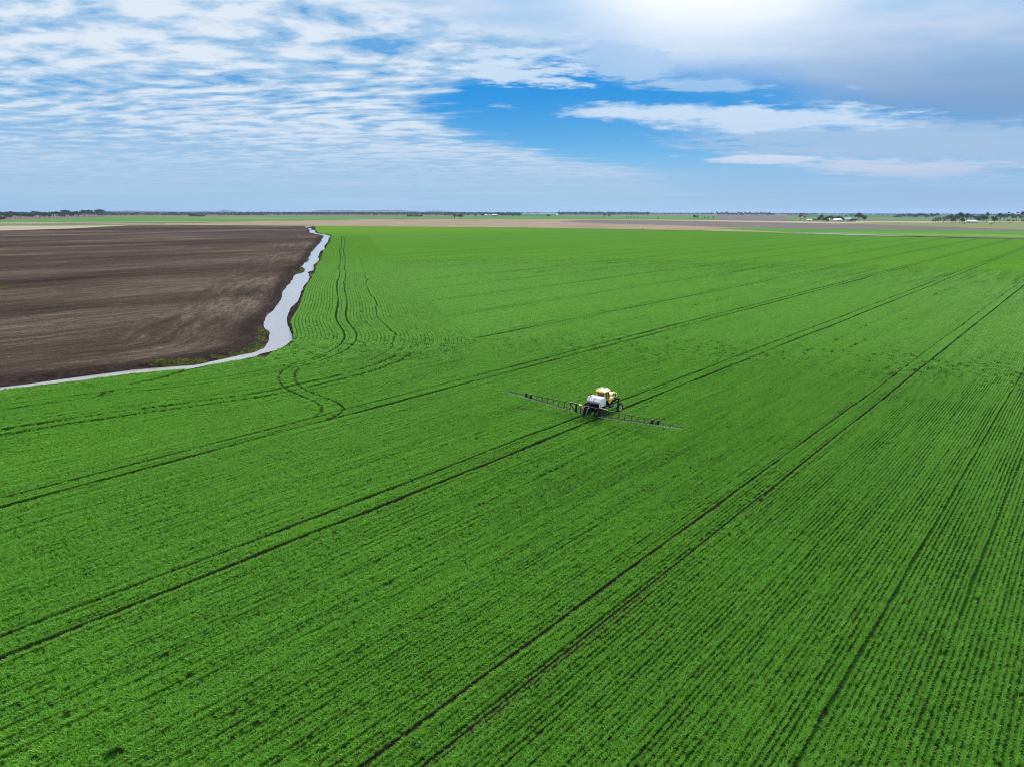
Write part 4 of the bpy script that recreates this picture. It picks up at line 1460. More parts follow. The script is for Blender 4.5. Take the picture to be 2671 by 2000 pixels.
def gap_prob(P, width_mul=1.0, wmin=0.0):
    """how likely a plant is missing at P (ground points)"""
    u, n = P @ U, P @ N
    g = np.zeros(len(P))
    dh = np.full(len(P), 999.0)
    hs_ = P[:, 0] < 80
    dh[hs_] = dist_line(P[hs_], HEAD_LINE)
    main = dh > 43.0
    for i, (c, w, s) in enumerate(TRACKS):
        k = _kn[i]
        ui = u + 900
        wob = np.interp(ui / 6.0, np.arange(4000), k[0]) * 0.05 + np.interp(ui / 25.0, np.arange(4000), k[1]) * 0.07
        st = np.interp(ui / 4.0, np.arange(4000), k[2]) * 0.16
        if s < 0.5:
            st = np.interp(ui / 7.0, np.arange(4000), k[2]) * 0.18
        m1 = np.abs(n - c - wob) < (max(w * width_mul, wmin) if s > 0.5 else w * width_mul)
        g = np.where(m1 & main, np.maximum(g, np.clip(s + st, 0, 1)), g)
    # headland tracks along the ditch
    k = _kn[0]
    wb = np.interp((u + 900) / 9.0, np.arange(4000), k[1]) * 0.22
    for c, w, s in ((12.1, 0.20, 1.0), (15.0, 0.20, 1.0), (24.2, 0.16, 0.8), (5.6, 0.2, 0.3), (19.6, 0.2, 0.3)):
        g = np.where(np.abs(dh - c - wb) < w * width_mul, np.maximum(g, s), g)
    lowleft = (P[:, 1] < 150)
    for c, w, s in ((27.3, 0.45, 1.0), (30.2, 0.5, 1.0)):
        g = np.where((np.abs(dh - c - wb * 1.5) < w) & lowleft, np.maximum(g, s), g)
    for L_ in LOOPS:
        g = np.where(dist_line(P, L_) < 0.30, np.maximum(g, 0.95), g)
    for L_ in TRIANGLE_CUT:
        g = np.where(dist_line(P, L_) < 0.55, 1.0, g)
    for (px, py, ax, ay) in ((278, 1031, 0.9, 2.2), (303, 1975, 0.35, 0.35), (318, 1968, 0.3, 0.4), (285, 1985, 0.3, 0.3), (102, 1985, 0.25, 0.25)):
        c = np.array(G(px, py, 0.1))
        q = P - c
        g = np.where((q[:, 0] / ax) ** 2 + (q[:, 1] / ay) ** 2 < 1, np.maximum(g, 0.9), g)
    return g, dh


def push_tracks(P, half, var, dh, wmin=0.0):
    """plants standing where a main wheel track runs are shifted to its two sides, so the rut stays open"""
    u, n = P @ U, P @ N
    P = P.copy()
    for i, (c, w, s) in enumerate(TRACKS):
        if s < 0.7 or w < wmin:
            continue
        k = _kn[i]
        ui = u + 900
        wob = np.interp(ui / 6.0, np.arange(4000), k[0]) * 0.04 + np.interp(ui / 25.0, np.arange(4000), k[1]) * 0.07
        hw = half + (w - 0.2) * 1.6 + var * np.interp(ui / 3.5, np.arange(4000), k[2])
        if i == 0:
            hw = np.where(P[:, 1] > 80, hw * 0.86, hw)
        if i == 1:
            hw = hw * 1.12
        d = n - c - wob
        m_ = (np.abs(d) < hw) & (dh > 43.0)
        if i == 1:
            m_ &= P[:, 1] > 72
        nd = np.where(d >= 0, hw, -hw)
        P += np.where(m_, nd - d, 0.0)[:, None] * N
    return P


def push_head(tgt, q, hw):
    k = _kn[0]
    wb = np.interp((q @ U + 900) / 9.0, np.arange(4000), k[1]) * 0.22
    for c, f in ((12.1, 1.0), (15.0, 1.0), (24.2, 0.66)):
        dd = tgt - (c + wb)
        h2 = hw * f
        tgt = np.where(np.abs(dd) < h2, c + wb + np.where(dd >= 0, h2, -h2), tgt)
    return tgt


def in_view(P, margin=2.5):
    az_ = np.degrees(np.arctan2(P[:, 0], P[:, 1]))
    r = np.hypot(P[:, 0], P[:, 1])
    # left and right edges of the picture on the ground, with some room to spare
    return (np.abs(az_) < 38.0 + margin + 200 / np.maximum(r, 1) * 0.6) & (r > 30)


def inside_crop(P):
    ok = in_poly(P, POLY_CROP) & ~in_poly(P, POLY_BANK)
    return ok


def field_noise(P, cu, cn, seed):
    """smooth random field over the ground, cells cu along and cn across the rows, about -1..1"""
    rs = np.random.RandomState(seed)
    T = rs.uniform(-1, 1, (512, 512))
    a, b = (P @ U) / cu + 4096.0, (P @ N) / cn + 4096.0
    ia, ib = np.floor(a).astype(int), np.floor(b).astype(int)
    fa, fb = a - ia, b - ib
    fa, fb = fa * fa * (3 - 2 * fa), fb * fb * (3 - 2 * fb)
    g_ = lambda i, j: T[i % 512, j % 512]
    return (g_(ia, ib) * (1 - fa) * (1 - fb) + g_(ia + 1, ib) * fa * (1 - fb) + g_(ia, ib + 1) * (1 - fa) * fb + g_(ia + 1, ib + 1) * fa * fb)


def crop_points():
    rs = np.random.RandomState(9)
    # --- near rows
    R1 = 178.0
    nmin, nmax = -175, 120
    ks = np.arange(int(nmin / 0.38), int(nmax / 0.38))
    us = np.arange(-60, R1, 0.255)
    K_, U_ = np.meshgrid(ks, us, indexing='ij')
    Nn = K_.ravel() * 0.38
    Uu = U_.ravel() + rs.uniform(-0.1, 0.1, K_.size)
    wig = np.interp(Uu / 11.0 + 100, np.arange(400), rs.normal(size=400)) * 0.03
    Nn = Nn + rs.normal(size=Nn.size) * 0.022 + wig
    P = Nn[:, None] * N + Uu[:, None] * U
    r = np.hypot(P[:, 0], P[:, 1])
    m_ = (r < R1) & in_view(P)
    P = P[m_]; r = r[m_]
    m_ = inside_crop(P)
    P = P[m_]; r = r[m_]
    keep = rs.uniform(size=len(P)) > np.clip((r - 140) / (R1 - 140), 0, 1)
    P = P[keep]
    dh = np.full(len(P), 999.0)
    _h = P[:, 0] < 80
    dh[_h] = dist_line(P[_h], HEAD_LINE)
    P = push_tracks(P, 0.27, 0.03, dh)
    g, dh = gap_prob(P, 1.0)
    # headland plants are snapped on to rows that follow the ditch
    rot = np.full(len(P), -ANG)
    hd = dh < 43
    if hd.any():
        d2, tan = dist_line(P[hd], HEAD_LINE, tangent=True)
        side = np.stack([-tan[:, 1], tan[:, 0]], 1)
        q = P[hd]
        # outward direction: away from the ditch line
        e = 0.5
        dplus = dist_line(q + side * e, HEAD_LINE)
        sg = np.where(dplus > d2, 1.0, -1.0)
        tgt = np.round(d2 / 0.48) * 0.48 + rs.normal(size=len(d2)) * 0.035
        tgt = push_head(tgt, q, 0.44)
        P[hd] = q + side * (sg * (tgt - d2))[:, None]
        rot[hd] = np.arctan2(tan[:, 1], tan[:, 0]) - pi / 2
    vig = np.interp((P @ U) / 3.0 + 300, np.arange(2000), rs.normal(size=2000)) * 0.03
    keep = rs.uniform(size=len(P)) > np.maximum(g * 0.97, np.clip((-0.72 - field_noise(P, 1.3, 0.4, 3)) * 1.6, 0, 0.5))
    # plants beside the bare tracks are trampled shorter
    scl = rs.uniform(0.84, 1.14, len(P)) + vig + 0.11 * field_noise(P, 0.9, 0.38, 1) + 0.20 * field_noise(P, 9.0, 0.38, 2) + 0.10 * field_noise(P, 20.0, 1.6, 5)
    g2, _ = gap_prob(P, 1.9)
    scl = np.where((g2 > 0.6) & (g < 0.1), scl * rs.uniform(0.75, 1.0, len(P)), scl)
    flat = (np.abs(P @ N + 24.75) < 0.36) & (P[:, 1] < 75)
    scl = np.where(flat, rs.uniform(0.5, 0.68, len(P)), scl)
    keep |= flat
    P, rot, scl = P[keep], rot[keep], scl[keep]
    rot = rot + rs.choice([0, pi], len(P)) + rs.normal(size=len(P)) * 0.12
    near = (np.column_stack([P, zc(P[:, 0], P[:, 1])]), rot, scl, rs.randint(0, len(NEARP), len(P)))
    # --- middle distance, double-row pieces
    R0, R2 = 140.0, MID_R + 60
    ks = np.arange(int(-480 / 0.76), int(330 / 0.76))
    us = np.arange(-60, R2, 1.08)
    K_, U_ = np.meshgrid(ks, us, indexing='ij')
    Nn = K_.ravel() * 0.76 + 0.19 + rs.normal(size=K_.size) * 0.03
    Uu = U_.ravel() + rs.uniform(-0.3, 0.3, K_.size)
    P = Nn[:, None] * N + Uu[:, None] * U
    r = np.hypot(P[:, 0], P[:, 1])
    m_ = (r < R2) & (r > R0) & in_view(P)
    P = P[m_]; r = r[m_]
    m_ = inside_crop(P)
    P = P[m_]; r = r[m_]
    keep = (rs.uniform(size=len(P)) < np.clip((r - R0) / 38.0, 0, 1)) & (rs.uniform(size=len(P)) > np.clip((r - MID_R + 60) / 120.0, 0, 1))
    P = P[keep]
    dh = np.full(len(P), 999.0)
    _h = P[:, 0] < 80
    dh[_h] = dist_line(P[_h], HEAD_LINE)
    P = push_tracks(P, 0.58, 0.04, dh, 0.2)
    g, dh = gap_prob(P, 1.2)
    hd = dh < 43
    kb = (rs.uniform(size=len(P)) > g * 0.95) & ~hd
    Pm = P[kb]
    mid = (np.column_stack([Pm, zc(Pm[:, 0], Pm[:, 1]) - 0.02]), np.full(len(Pm), -ANG) + rs.choice([0, pi], len(Pm)),
           np.maximum(rs.uniform(0.88, 1.1, len(Pm)) + 0.10 * field_noise(Pm, 1.6, 0.9, 1) + 0.18 * field_noise(Pm, 22.0, 0.76, 2) + 0.10 * field_noise(Pm, 40.0, 2.4, 5), 0.82), rs.randint(0, len(MIDP), len(Pm)))
    # --- headland pieces following the ditch
    q = P[hd]
    q = np.vstack([q, q + rs.uniform(-0.5, 0.5, q.shape)[:, :]])[: int(len(q) * 1.35)]
    d2, tan = dist_line(q, HEAD_LINE, tangent=True)
    side = np.stack([-tan[:, 1], tan[:, 0]], 1)
    dplus = dist_line(q + side * 0.5, HEAD_LINE)
    sg = np.where(dplus > d2, 1.0, -1.0)
    tgt = (np.floor(d2 / 0.95) + 0.5) * 0.95
    tgt = push_head(tgt, q, 0.60)
    q = q + side * (sg * (tgt - d2))[:, None]
    g, dh = gap_prob(q, 1.2)
    kb = (rs.uniform(size=len(q)) > g * 0.98) & inside_crop(q)
    q, tan = q[kb], tan[kb]
    rot = np.arctan2(tan[:, 1], tan[:, 0]) - pi / 2
    head = (np.column_stack([q, zc(q[:, 0], q[:, 1])]), rot, rs.uniform(0.85, 1.1, len(q)), rs.randint(0, len(HEADP), len(q)))
    print('crop pieces', len(near[0]), len(mid[0]), len(head[0]))
    return near, mid, head


near, mid, head = crop_points()
gn_scatter('crop_plants', *near, NEARP, 'knee-high bright green cereal crop in straight rows filling the foreground')
gn_scatter('crop_rows', *mid, MIDP, 'green cereal rows in the middle distance beyond the sprayer')
gn_scatter('headland_crop', *head, HEADP, 'green crop rows curving along the ditch on the headland')


# ------------------------------------------------------------------ weeds and grass on the ditch banks
m_, nt, p, out = new_mat("bank_grass")
g, x, y, z = pos(nt)
oi = nt.node('ShaderNodeObjectInfo')
rnd = X(nt, oi.outputs['Random'])
n_ = nt.noise(nt.vec(x, y, 0.0), 0.35, 3, 0.6)
cc = nt.mix(nt.ss(n_ * 0.6 + rnd * 0.4, 0.38, 0.55), (0.045, 0.085, 0.015), (0.125, 0.16, 0.022))
cc = nt.mix(nt.ss(n_ * 0.5 + rnd * 0.5, 0.56, 0.70), cc, (0.24, 0.19, 0.09))
nt.put(p.inputs['Base Color'], cc)
p.inputs['Roughness'].default_value = 0.7
M_BGRASS = m_
GRASSP = []
for _ in range(5):
    P_ = [(rg.gauss(0, 0.14), rg.gauss(0, 0.14), rg.uniform(0, 2 * pi), rg.uniform(0.2, 1.1), rg.uniform(0.22, 0.5), rg.uniform(0.03, 0.06)) for _k in range(34)]
    GRASSP.append(blades(rg, P_, 'g', M_BGRASS))


def bank_height(P):
    d1 = dist_line(P, POLY_WATER, True)
    d2 = dist_line(P, POLY_BANK, True)
    ib = in_poly(P, POLY_BANK)
    iw = in_poly(P, POLY_WATER)
    t_ = d1 / np.maximum(d1 + d2, 1e-3)
    t_ = t_ * t_ * (3 - 2 * t_)
    return np.where(ib & ~iw, (WZ - 0.1) * (1 - t_), 0.0), iw


def weed_points():
    rs = np.random.RandomState(31)
    blobs = []
    # pixel ellipses of the green patches: x, y, half width, half height, density
    for (x, y, a, b, n) in ((688, 861, 16, 10, 220), (680, 882, 14, 7, 130), (672, 902, 20, 9, 260), (650, 915, 22, 8, 240), (620, 922, 26, 6, 200), (588, 930, 22, 4, 120),
                            (655, 925, 26, 6, 260), (600, 934, 16, 3, 90), (525, 938, 14, 4, 120), (490, 943, 34, 4.5, 320), (440, 947, 36, 4, 260), (400, 950, 14, 2.5, 60), (560, 929, 12, 3, 80),
                            (792, 706, 12, 3.2, 170), (778, 710, 16, 2.4, 110), (785, 703, 8, 3, 80), (800, 680, 6, 5, 120), (815, 650, 4, 3, 30), (809, 716, 7, 4, 90), (816, 706, 5, 3, 30),
                            (700, 928, 0, 0, 0), (684, 936, 12, 2.4, 50), (470, 970, 14, 2.5, 60), (830, 688, 4, 6, 40), (822, 735, 3, 8, 30), (800, 765, 3, 12, 26),
                            (738, 597, 22, 1.0, 40), (9, 757, 12, 2.6, 70), (150, 745, 6, 1.5, 8), (620, 846, 6, 2, 6), (430, 700, 5, 1.2, 4), (790, 592.6, 24, 1.0, 50), (745, 870, 4, 12, 30)):
        for _ in range(n):
            while True:
                q = rs.uniform(-1, 1, 2)
                if q @ q < 1: break
            blobs.append(G(x + q[0] * a, y + q[1] * b, 0.0))
    P = np.array(blobs)
    # thin fringe along both outer edges of the banks
    for L_, cnt in ((Cr, 1100),):
        near_ = L_[np.hypot(L_[:, 0], L_[:, 1]) < 520]
        k = rs.randint(0, len(near_), cnt)
        P = np.vstack([P, near_[k] + rs.normal(size=(cnt, 2)) * 0.35])
    hgt, iw = bank_height(P)
    ok = ~iw
    P, hgt = P[ok], hgt[ok]
    r = np.hypot(P[:, 0], P[:, 1])
    return np.column_stack([P, hgt + zc(P[:, 0], P[:, 1]) - 0.03]), rs.uniform(0, 6.28, len(P)), rs.uniform(0.3, 0.85, len(P)) * np.clip(r / 260, 1, 3), rs.randint(0, 5, len(P))


gn_scatter('bank_weeds', *weed_points(), GRASSP, 'yellow-green weeds and tufts growing on the dark banks of the ditch', cat='weeds')


# ------------------------------------------------------------------ the self-propelled boom sprayer
M_YEL = plain("yellow_paint", (0.80, 0.42, 0.035), 0.35, var=0.06, spec=0.6)
M_CREAM = plain("cream_yellow_paint", (0.80, 0.60, 0.26), 0.35, var=0.08, spec=0.6)
M_TANK = plain("white_poly_tank", (0.60, 0.59, 0.62), 0.6, var=0.2, scale=1.6, spec=0.2)
M_BLK = plain("black_steel", (0.010, 0.010, 0.012), 0.7, var=0.3, spec=0.12)
M_TYRE = plain("rubber_tyre", (0.022, 0.020, 0.020), 0.9, var=0.4, spec=0.2)
M_RIM = plain("dusty_rim", (0.42, 0.36, 0.35), 0.6, var=0.2)
M_RIM_DARK = plain("muddy_rim", (0.07, 0.06, 0.055), 0.9, var=0.4, spec=0.1)  # near-black rim colour for the rear wheels, darker than the front rims
M_STEEL = plain("galvanised_steel", (0.30, 0.30, 0.31), 0.6, metal=0.2, var=0.3, scale=6, spec=0.3)
M_GLS = plain("cab_glass", (0.035, 0.05, 0.05), 0.08, var=0.1, spec=0.9)
M_ORG = plain("orange_reflector", (0.95, 0.26, 0.01), 0.5, var=0.04)
M_RED = plain("red_border", (0.45, 0.03, 0.02), 0.5, var=0.1)
M_WHT = plain("white_plastic", (0.78, 0.78, 0.76), 0.5, var=0.05)
M_BLUE = plain("dark_blue_steel", (0.05, 0.06, 0.12), 0.4, var=0.2)
M_LAMP = plain("amber_lens", (0.8, 0.25, 0.02), 0.2, var=0.05)

SPR = U * 86.75 + N * (-55.72)
sp = empty('boom_sprayer', (SPR[0], SPR[1], zc(*SPR)), -ANG)
tag(sp, 'yellow self-propelled sprayer with white tank and wide black booms, driving in the green crop', 'sprayer')

# chassis: two rails, cross members, belly
c = MB()
for sx in (-1, 1):
    c.box((sx * 0.48, 2.3, 1.66), (0.16, 6.6, 0.26))
for yy in (-0.9, 0.9, 1.9, 3.3, 5.1):
    c.box((0, yy, 1.60), (1.1 - 0.30, 0.16, 0.2))
c.box((0, 5.25, 2.0), (2.2, 0.24, 0.22)).box((0, 0.0, 1.50), (2.2, 0.26, 0.24)).box((0, 5.25, 1.85), (0.9, 0.3, 0.3))
c.build('chassis', M_BLK, sp, bevel=0.02)
# leg struts and wheels
for wx in (-1.42, 1.42):
    for wy in (0.0, 5.25):
        s = 1 if wx > 0 else -1
        lg = MB()
        zt_ = 2.05 if wy > 1 else 1.72
        lg.box((wx * 0.80, wy, zt_), (0.34, 0.30, 0.26))
        lg.bar((wx * 0.80, wy, zt_), (wx * 0.78, wy, 0.66), 0.17, 0.22)
        lg.bar((wx * 0.80, wy - 0.16, zt_ + 0.1), (wx * 0.79, wy - 0.12, 0.95), 0.07)
        lg.build('leg_strut', M_BLK, sp, bevel=0.02)
        we = empty('wheel'); we.parent = sp; we.location = (wx, wy, 0.69); we.scale = (0.85, 0.80, 0.80)
        R = 0.86
        # tyre: lathe about x
        prof = [(-0.17, 0.56), (-0.20, 0.66), (-0.205, 0.78), (-0.16, 0.845), (-0.06, 0.865), (0.06, 0.865), (0.16, 0.845), (0.205, 0.78), (0.20, 0.66), (0.17, 0.56)]
        nseg = 40
        V, F = [], []
        for i in range(nseg):
            a = 2 * pi * i / nseg
            for (px_, pr) in prof:
                V.append((px_, cos(a) * pr, sin(a) * pr))
        npf = len(prof)
        for i in range(nseg):
            for j in range(npf):
                a_, b_ = i * npf + j, i * npf + (j + 1) % npf
                c_, d_ = ((i + 1) % nseg) * npf + (j + 1) % npf, ((i + 1) % nseg) * npf + j
                F.append((a_, b_, c_, d_))
        for i in range(26):        # chevron lugs
            a = 2 * pi * i / 26
            for sd_ in (-1, 1):
                a2 = a + (0.12 if sd_ > 0 else 0)
                q = Matrix.Rotation(a2, 3, 'X') @ Matrix.Rotation(0.5 * sd_, 3, 'Z')
                add_box(V, F, Matrix.Rotation(a2, 3, 'X') @ Vector((sd_ * 0.09, 0, 0.868)), (0.16, 0.05, 0.05), q)
        me = simple_mesh('tyre', V, F, True)
        ty = link_mesh('tyre', me, we, (M_TYRE,))
        try: me.set_sharp_from_angle(angle=radians(35))
        except Exception: pass
        prof = [(0.15, 0.56), (0.12, 0.52), (0.05, 0.46), (0.03, 0.22), (0.07, 0.18), (0.08, 0.03)]
        V, F = [], []
        for i in range(32):
            a = 2 * pi * i / 32
            for (px_, pr) in prof:
                V.append((px_ * s, cos(a) * pr, sin(a) * pr))
        for i in range(32):
            for j in range(5):
                F.append((i * 6 + j, i * 6 + j + 1, ((i + 1) % 32) * 6 + j + 1, ((i + 1) % 32) * 6 + j))
        F.append(tuple(i * 6 + 5 for i in range(32)))
        rim = link_mesh('rim', simple_mesh('rim', V, F, True), we, (M_RIM if wy > 1 else M_RIM_DARK,))
        hb = MB(); hb.tube([(0.03 * s, 0, 0), (0.16 * s, 0, 0)], 0.11, 12); hb.tube([(-0.14 * s, 0, 0), (0.02 * s, 0, 0)], 0.5, 20)
        hb.build('hub', M_BLK, we)
        if wy > 1:                  # mudguard over the wheel
            pass
# white tank: three banded bulges with chamfered shoulders
def tank_sec(x_, k, zb=2.10, zt=3.10, y0=-0.42, y1=1.58):
    x_ = x_ * 0.86 + 0.10
    ys0, ys1 = y0 + (0.10 * (1 - k)), y1 - (0.10 * (1 - k))
    zt_ = zt - 0.10 * (1 - k)
    pts = [(x_, ys0 + 0.10, zb + 0.25), (x_, ys0, zb + 0.55), (x_, ys0 + 0.05, zt_ - 0.45), (x_, ys0 + 0.45, zt_), (x_, ys1 - 0.40, zt_), (x_, ys1, zt_ - 0.40),
           (x_, ys1, zb + 0.40), (x_, ys1 - 0.35, zb), (x_, ys0 + 0.45, zb)]
    return pts
xs_ = []
for x_, k in ((-1.36, 0.0), (-1.28, 0.7), (-1.12, 1.0), (-0.90, 1.0), (-0.845, 0.45), (-0.79, 1.0), (-0.30, 1.06), (0.12, 1.0), (0.18, 0.45), (0.24, 1.0), (0.75, 1.05), (1.12, 1.0), (1.30, 0.7), (1.38, 0.0)):
    xs_.append(tank_sec(x_, k))
tk = MB().loft(xs_).build('tank', M_TANK, sp, bevel=0.05, smooth=True)
MB().tube([(-0.6, 0.3, 3.08), (-0.6, 0.3, 3.20)], 0.20, 16).build('tank_lid', M_RED, tk)
for x_ in (-0.845, 0.18):
    b = MB()
    pts = tank_sec(x_, 0.86)
    for i in range(1, 5):
        b.bar(pts[i], pts[i + 1], 0.06, 0.045)
    b.build('tank_strap', M_BLK, sp)
# striped side guard under the tank
b = MB()
for i in range(5):
    y_ = -0.35 + i * 0.36
    b.bar((1.31, y_, 1.80), (1.27, y_ + 0.12, 2.24), 0.17, 0.04)
b.build('striped_guard', M_WHT, sp)
MB().box((1.20, 0.5, 1.90), (0.10, 2.1, 0.36)).box((-1.20, 0.5, 1.90), (0.10, 2.1, 0.36)).box((0, 0.5, 1.80), (2.3, 2.0, 0.10)).build('tank_cradle', M_BLK, sp, bevel=0.01)
# cab
cab = MB().loft([[(-0.72, 1.86, 1.85), (0.72, 1.86, 1.85), (0.76, 3.25, 1.85), (-0.76, 3.25, 1.85)],
                 [(-0.74, 1.84, 2.25), (0.74, 1.84, 2.25), (0.78, 3.42, 2.25), (-0.78, 3.42, 2.25)]]).build('cab', M_BLK, sp, bevel=0.03)
for nm, a, b_ in (('pillar', (-0.72, 1.86, 2.2), (-0.70, 1.95, 3.50)), ('pillar', (0.72, 1.86, 2.2), (0.70, 1.95, 3.50)), ('pillar', (-0.76, 3.38, 2.2), (-0.70, 3.18, 3.50)),
                  ('pillar', (0.76, 3.38, 2.2), (0.70, 3.18, 3.50)), ('pillar', (0.75, 2.66, 2.2), (0.72, 2.62, 3.50))):
    MB().bar(a, b_, 0.12 if a[1] < 2 else 0.08).build(nm, M_YEL, cab, bevel=0.015)
for nm, pts in (('rear_window', [(-0.66, 1.87, 2.26), (0.66, 1.87, 2.26), (0.64, 1.94, 3.48), (-0.64, 1.94, 3.48)]),
                ('windscreen', [(-0.70, 3.36, 2.26), (0.70, 3.36, 2.26), (0.64, 3.18, 3.48), (-0.64, 3.18, 3.48)]),
                ('side_window', [(0.74, 1.93, 2.26), (0.76, 3.32, 2.26), (0.70, 3.12, 3.48), (0.70, 2.02, 3.48)]),
                ('side_window', [(-0.74, 1.93, 2.26), (-0.76, 3.32, 2.26), (-0.70, 3.12, 3.48), (-0.70, 2.02, 3.48)])):
    cn = sum((Vector(q) for q in pts), Vector()) / 4
    inn = (Vector((0, 2.6, cn.z)) - cn).normalized() * 0.025
    MB().loft([[Vector(q) for q in pts], [Vector(q) + inn for q in pts]]).build(nm, M_GLS, cab)
rf = [[(-0.80, 1.66, 3.50), (0.80, 1.66, 3.50), (0.88, 1.80, 3.50), (0.88, 3.35, 3.50), (0.74, 3.55, 3.50), (-0.74, 3.55, 3.50), (-0.88, 3.35, 3.50), (-0.88, 1.80, 3.50)]]
rf.append([(x_ * 1.02, (y_ - 2.6) * 1.02 + 2.6, 3.60) for x_, y_, z_ in rf[0]])
rf.append([(x_ * 0.97, (y_ - 2.6) * 0.97 + 2.6, 3.72) for x_, y_, z_ in rf[0]])
rf.append([(x_ * 0.66, (y_ - 2.6) * 0.66 + 2.6, 3.80) for x_, y_, z_ in rf[0]])
roof = MB().loft(rf).build('cab_roof', M_YEL, cab, bevel=0.03, smooth=True)
MB().box((0.0, 2.55, 3.835), (0.9, 0.95, 0.07)).build('roof_panel', M_CREAM, roof, bevel=0.02)
MB().box((0.32, 3.0, 3.90), (0.34, 0.30, 0.09)).build('air_unit', M_WHT, roof, bevel=0.02)
MB().tube([(0.02, 2.25, 3.86), (0.02, 2.25, 4.0)], [0.05, 0.02], 8).build('antenna', M_BLK, roof)
for (x_, y_) in ((-0.82, 1.78), (-0.62, 3.45), (0.80, 3.25)):
    MB().tube([(x_, y_, 3.66), (x_, y_, 3.86)], 0.07, 10).build('work_lamp', M_BLK, roof)
MB().bar((-0.80, 1.9, 3.90), (-0.52, 3.4, 3.96), 0.03).bar((-0.80, 1.9, 3.78), (-0.80, 1.9, 3.90), 0.03).bar((-0.52, 3.4, 3.78), (-0.52, 3.4, 3.96), 0.03).build('light_bar', M_WHT, roof)
# bonnet in front
hs_ = []
for y_, zt_, w_ in ((3.46, 2.92, 0.48), (3.8, 2.96, 0.52), (5.3, 2.90, 0.50), (5.85, 2.78, 0.46), (6.05, 2.60, 0.38)):
    hs_.append([(-w_, y_, 2.12), (-w_, y_, zt_ - 0.16), (-w_ * 0.75, y_, zt_), (w_ * 0.75, y_, zt_), (w_, y_, zt_ - 0.16), (w_, y_, 2.12)])
hood = MB().loft(hs_).build('bonnet', M_CREAM, sp, bevel=0.04, smooth=True)
MB().bar((-0.40, 5.3, 2.915), (0.40, 5.3, 2.915), 0.05, 0.02).bar((0.515, 5.3, 2.72), (0.515, 5.3, 2.2), 0.05, 0.02).build('bonnet_band', M_BLK, hood)
MB().box((0, 6.07, 2.35), (0.66, 0.05, 0.36)).build('grille', M_BLK, hood)
MB().tube([(0.58, 5.3, 2.3), (0.58, 5.3, 3.08)], 0.05, 10).build('exhaust', M_BLK, sp)
# right side: yellow sweep panel, dark tank and steps
sw = MB()
o1 = [(3.45, 2.62), (3.95, 2.52), (3.75, 2.32), (3.35, 2.12), (3.05, 1.85), (2.75, 1.75), (2.62, 2.0), (2.72, 2.35), (3.05, 2.56)]
for s in (-1, 1):
    sw = MB().loft([[(s * 0.86, a, b_) for a, b_ in o1], [(s * 1.12, a - 0.04, b_ - 0.03) for a, b_ in o1]])
    sw.build('side_panel', M_YEL, sp, bevel=0.04)
    MB().box((s * 0.95, 3.95, 1.98), (0.42, 0.95, 0.42)).build('fuel_tank', M_BLK, sp, bevel=0.08, seg=3)
    MB().box((s * 1.02, 3.30, 1.26), (0.55, 0.95, 0.34)).build('side_box', M_BLUE, sp, bevel=0.06)
    MB().bar((s * 0.80, 1.9, 2.0), (s * 0.86, 1.95, 3.3), 0.03).build('grab_rail', M_WHT, sp)
    MB().bar((s * 0.82, 3.35, 3.35), (s * 1.32, 3.45, 3.3), 0.03).box((s * 1.34, 3.45, 3.12), (0.20, 0.05, 0.36)).build('mirror', M_BLK, sp)
lad = MB()
for s in (-0.2, 0.2):
    lad.bar((-1.28, 2.6 + s, 0.62), (-1.0, 2.6 + s, 1.86), 0.04)
for i in range(4):
    k = i / 3.5
    lad.bar((-1.28 + 0.28 * k, 2.4, 0.66 + 1.24 * k), (-1.28 + 0.28 * k, 2.8, 0.66 + 1.24 * k), 0.05)
lad.build('ladder', M_BLK, sp)
MB().box((0, 2.0, 1.32), (0.8, 1.5, 0.34)).box((0.1, 4.3, 1.35), (0.7, 0.8, 0.5)).build('engine_guard', M_BLK, sp, bevel=0.04)
# rear lift linkage, centre rack and sign
lk = MB()
for s in (-1, 1):
    lk.bar((s * 0.48, -0.2, 1.72), (s * 0.52, -1.55, 1.90), 0.12)
    lk.bar((s * 0.48, -0.2, 1.45), (s * 0.52, -1.55, 1.05), 0.12)
    lk.bar((s * 0.25, 0.0, 1.78), (s * 0.40, -1.5, 1.25), 0.07)
    lk.bar((s * 0.62, -0.2, 2.25), (s * 0.35, -1.35, 1.95), 0.06)
lk.bar((-0.5, -0.55, 2.05), (0.7, -0.75, 2.35), 0.05).bar((-0.3, -0.6, 1.9), (-0.9, -1.4, 1.5), 0.05)
lk.box((0, -0.85, 1.60), (0.9, 0.55, 0.55)).box((-0.75, -0.7, 1.45), (0.4, 0.6, 0.5)).box((0.85, -0.7, 1.35), (0.35, 0.5, 0.6))
lk.build('lift_linkage', M_BLK, sp, bevel=0.01)
rk = MB()
zb, zt = 0.82, 2.02
for z_ in (zb, zt):
    rk.bar((-2.0, -1.6, z_), (2.0, -1.6, z_), 0.11)
rk.bar((-1.6, -1.62, 1.45), (1.6, -1.62, 1.45), 0.08)
for x_ in (-2.0, -1.2, -0.45, 0.45, 1.2, 2.0):
    rk.bar((x_, -1.6, zb), (x_, -1.6, zt), 0.10 if abs(x_) < 1.9 else 0.16)
for x0, x1 in ((-1.2, -0.45), (0.45, 1.2), (1.2, 2.0), (-2.0, -1.2)):
    rk.bar((x0, -1.64, zb), (x1, -1.64, zt), 0.05)
rk.box((0.0, -1.5, 1.35), (0.8, 0.16, 0.7))
rk.build('centre_rack', M_BLK, sp)
for x_ in (-0.85, -0.15):
    MB().bar((x_, -1.80, 0.80), (x_ + 0.42, -1.70, 2.10), 0.085).build('lift_arm', M_STEEL, sp)
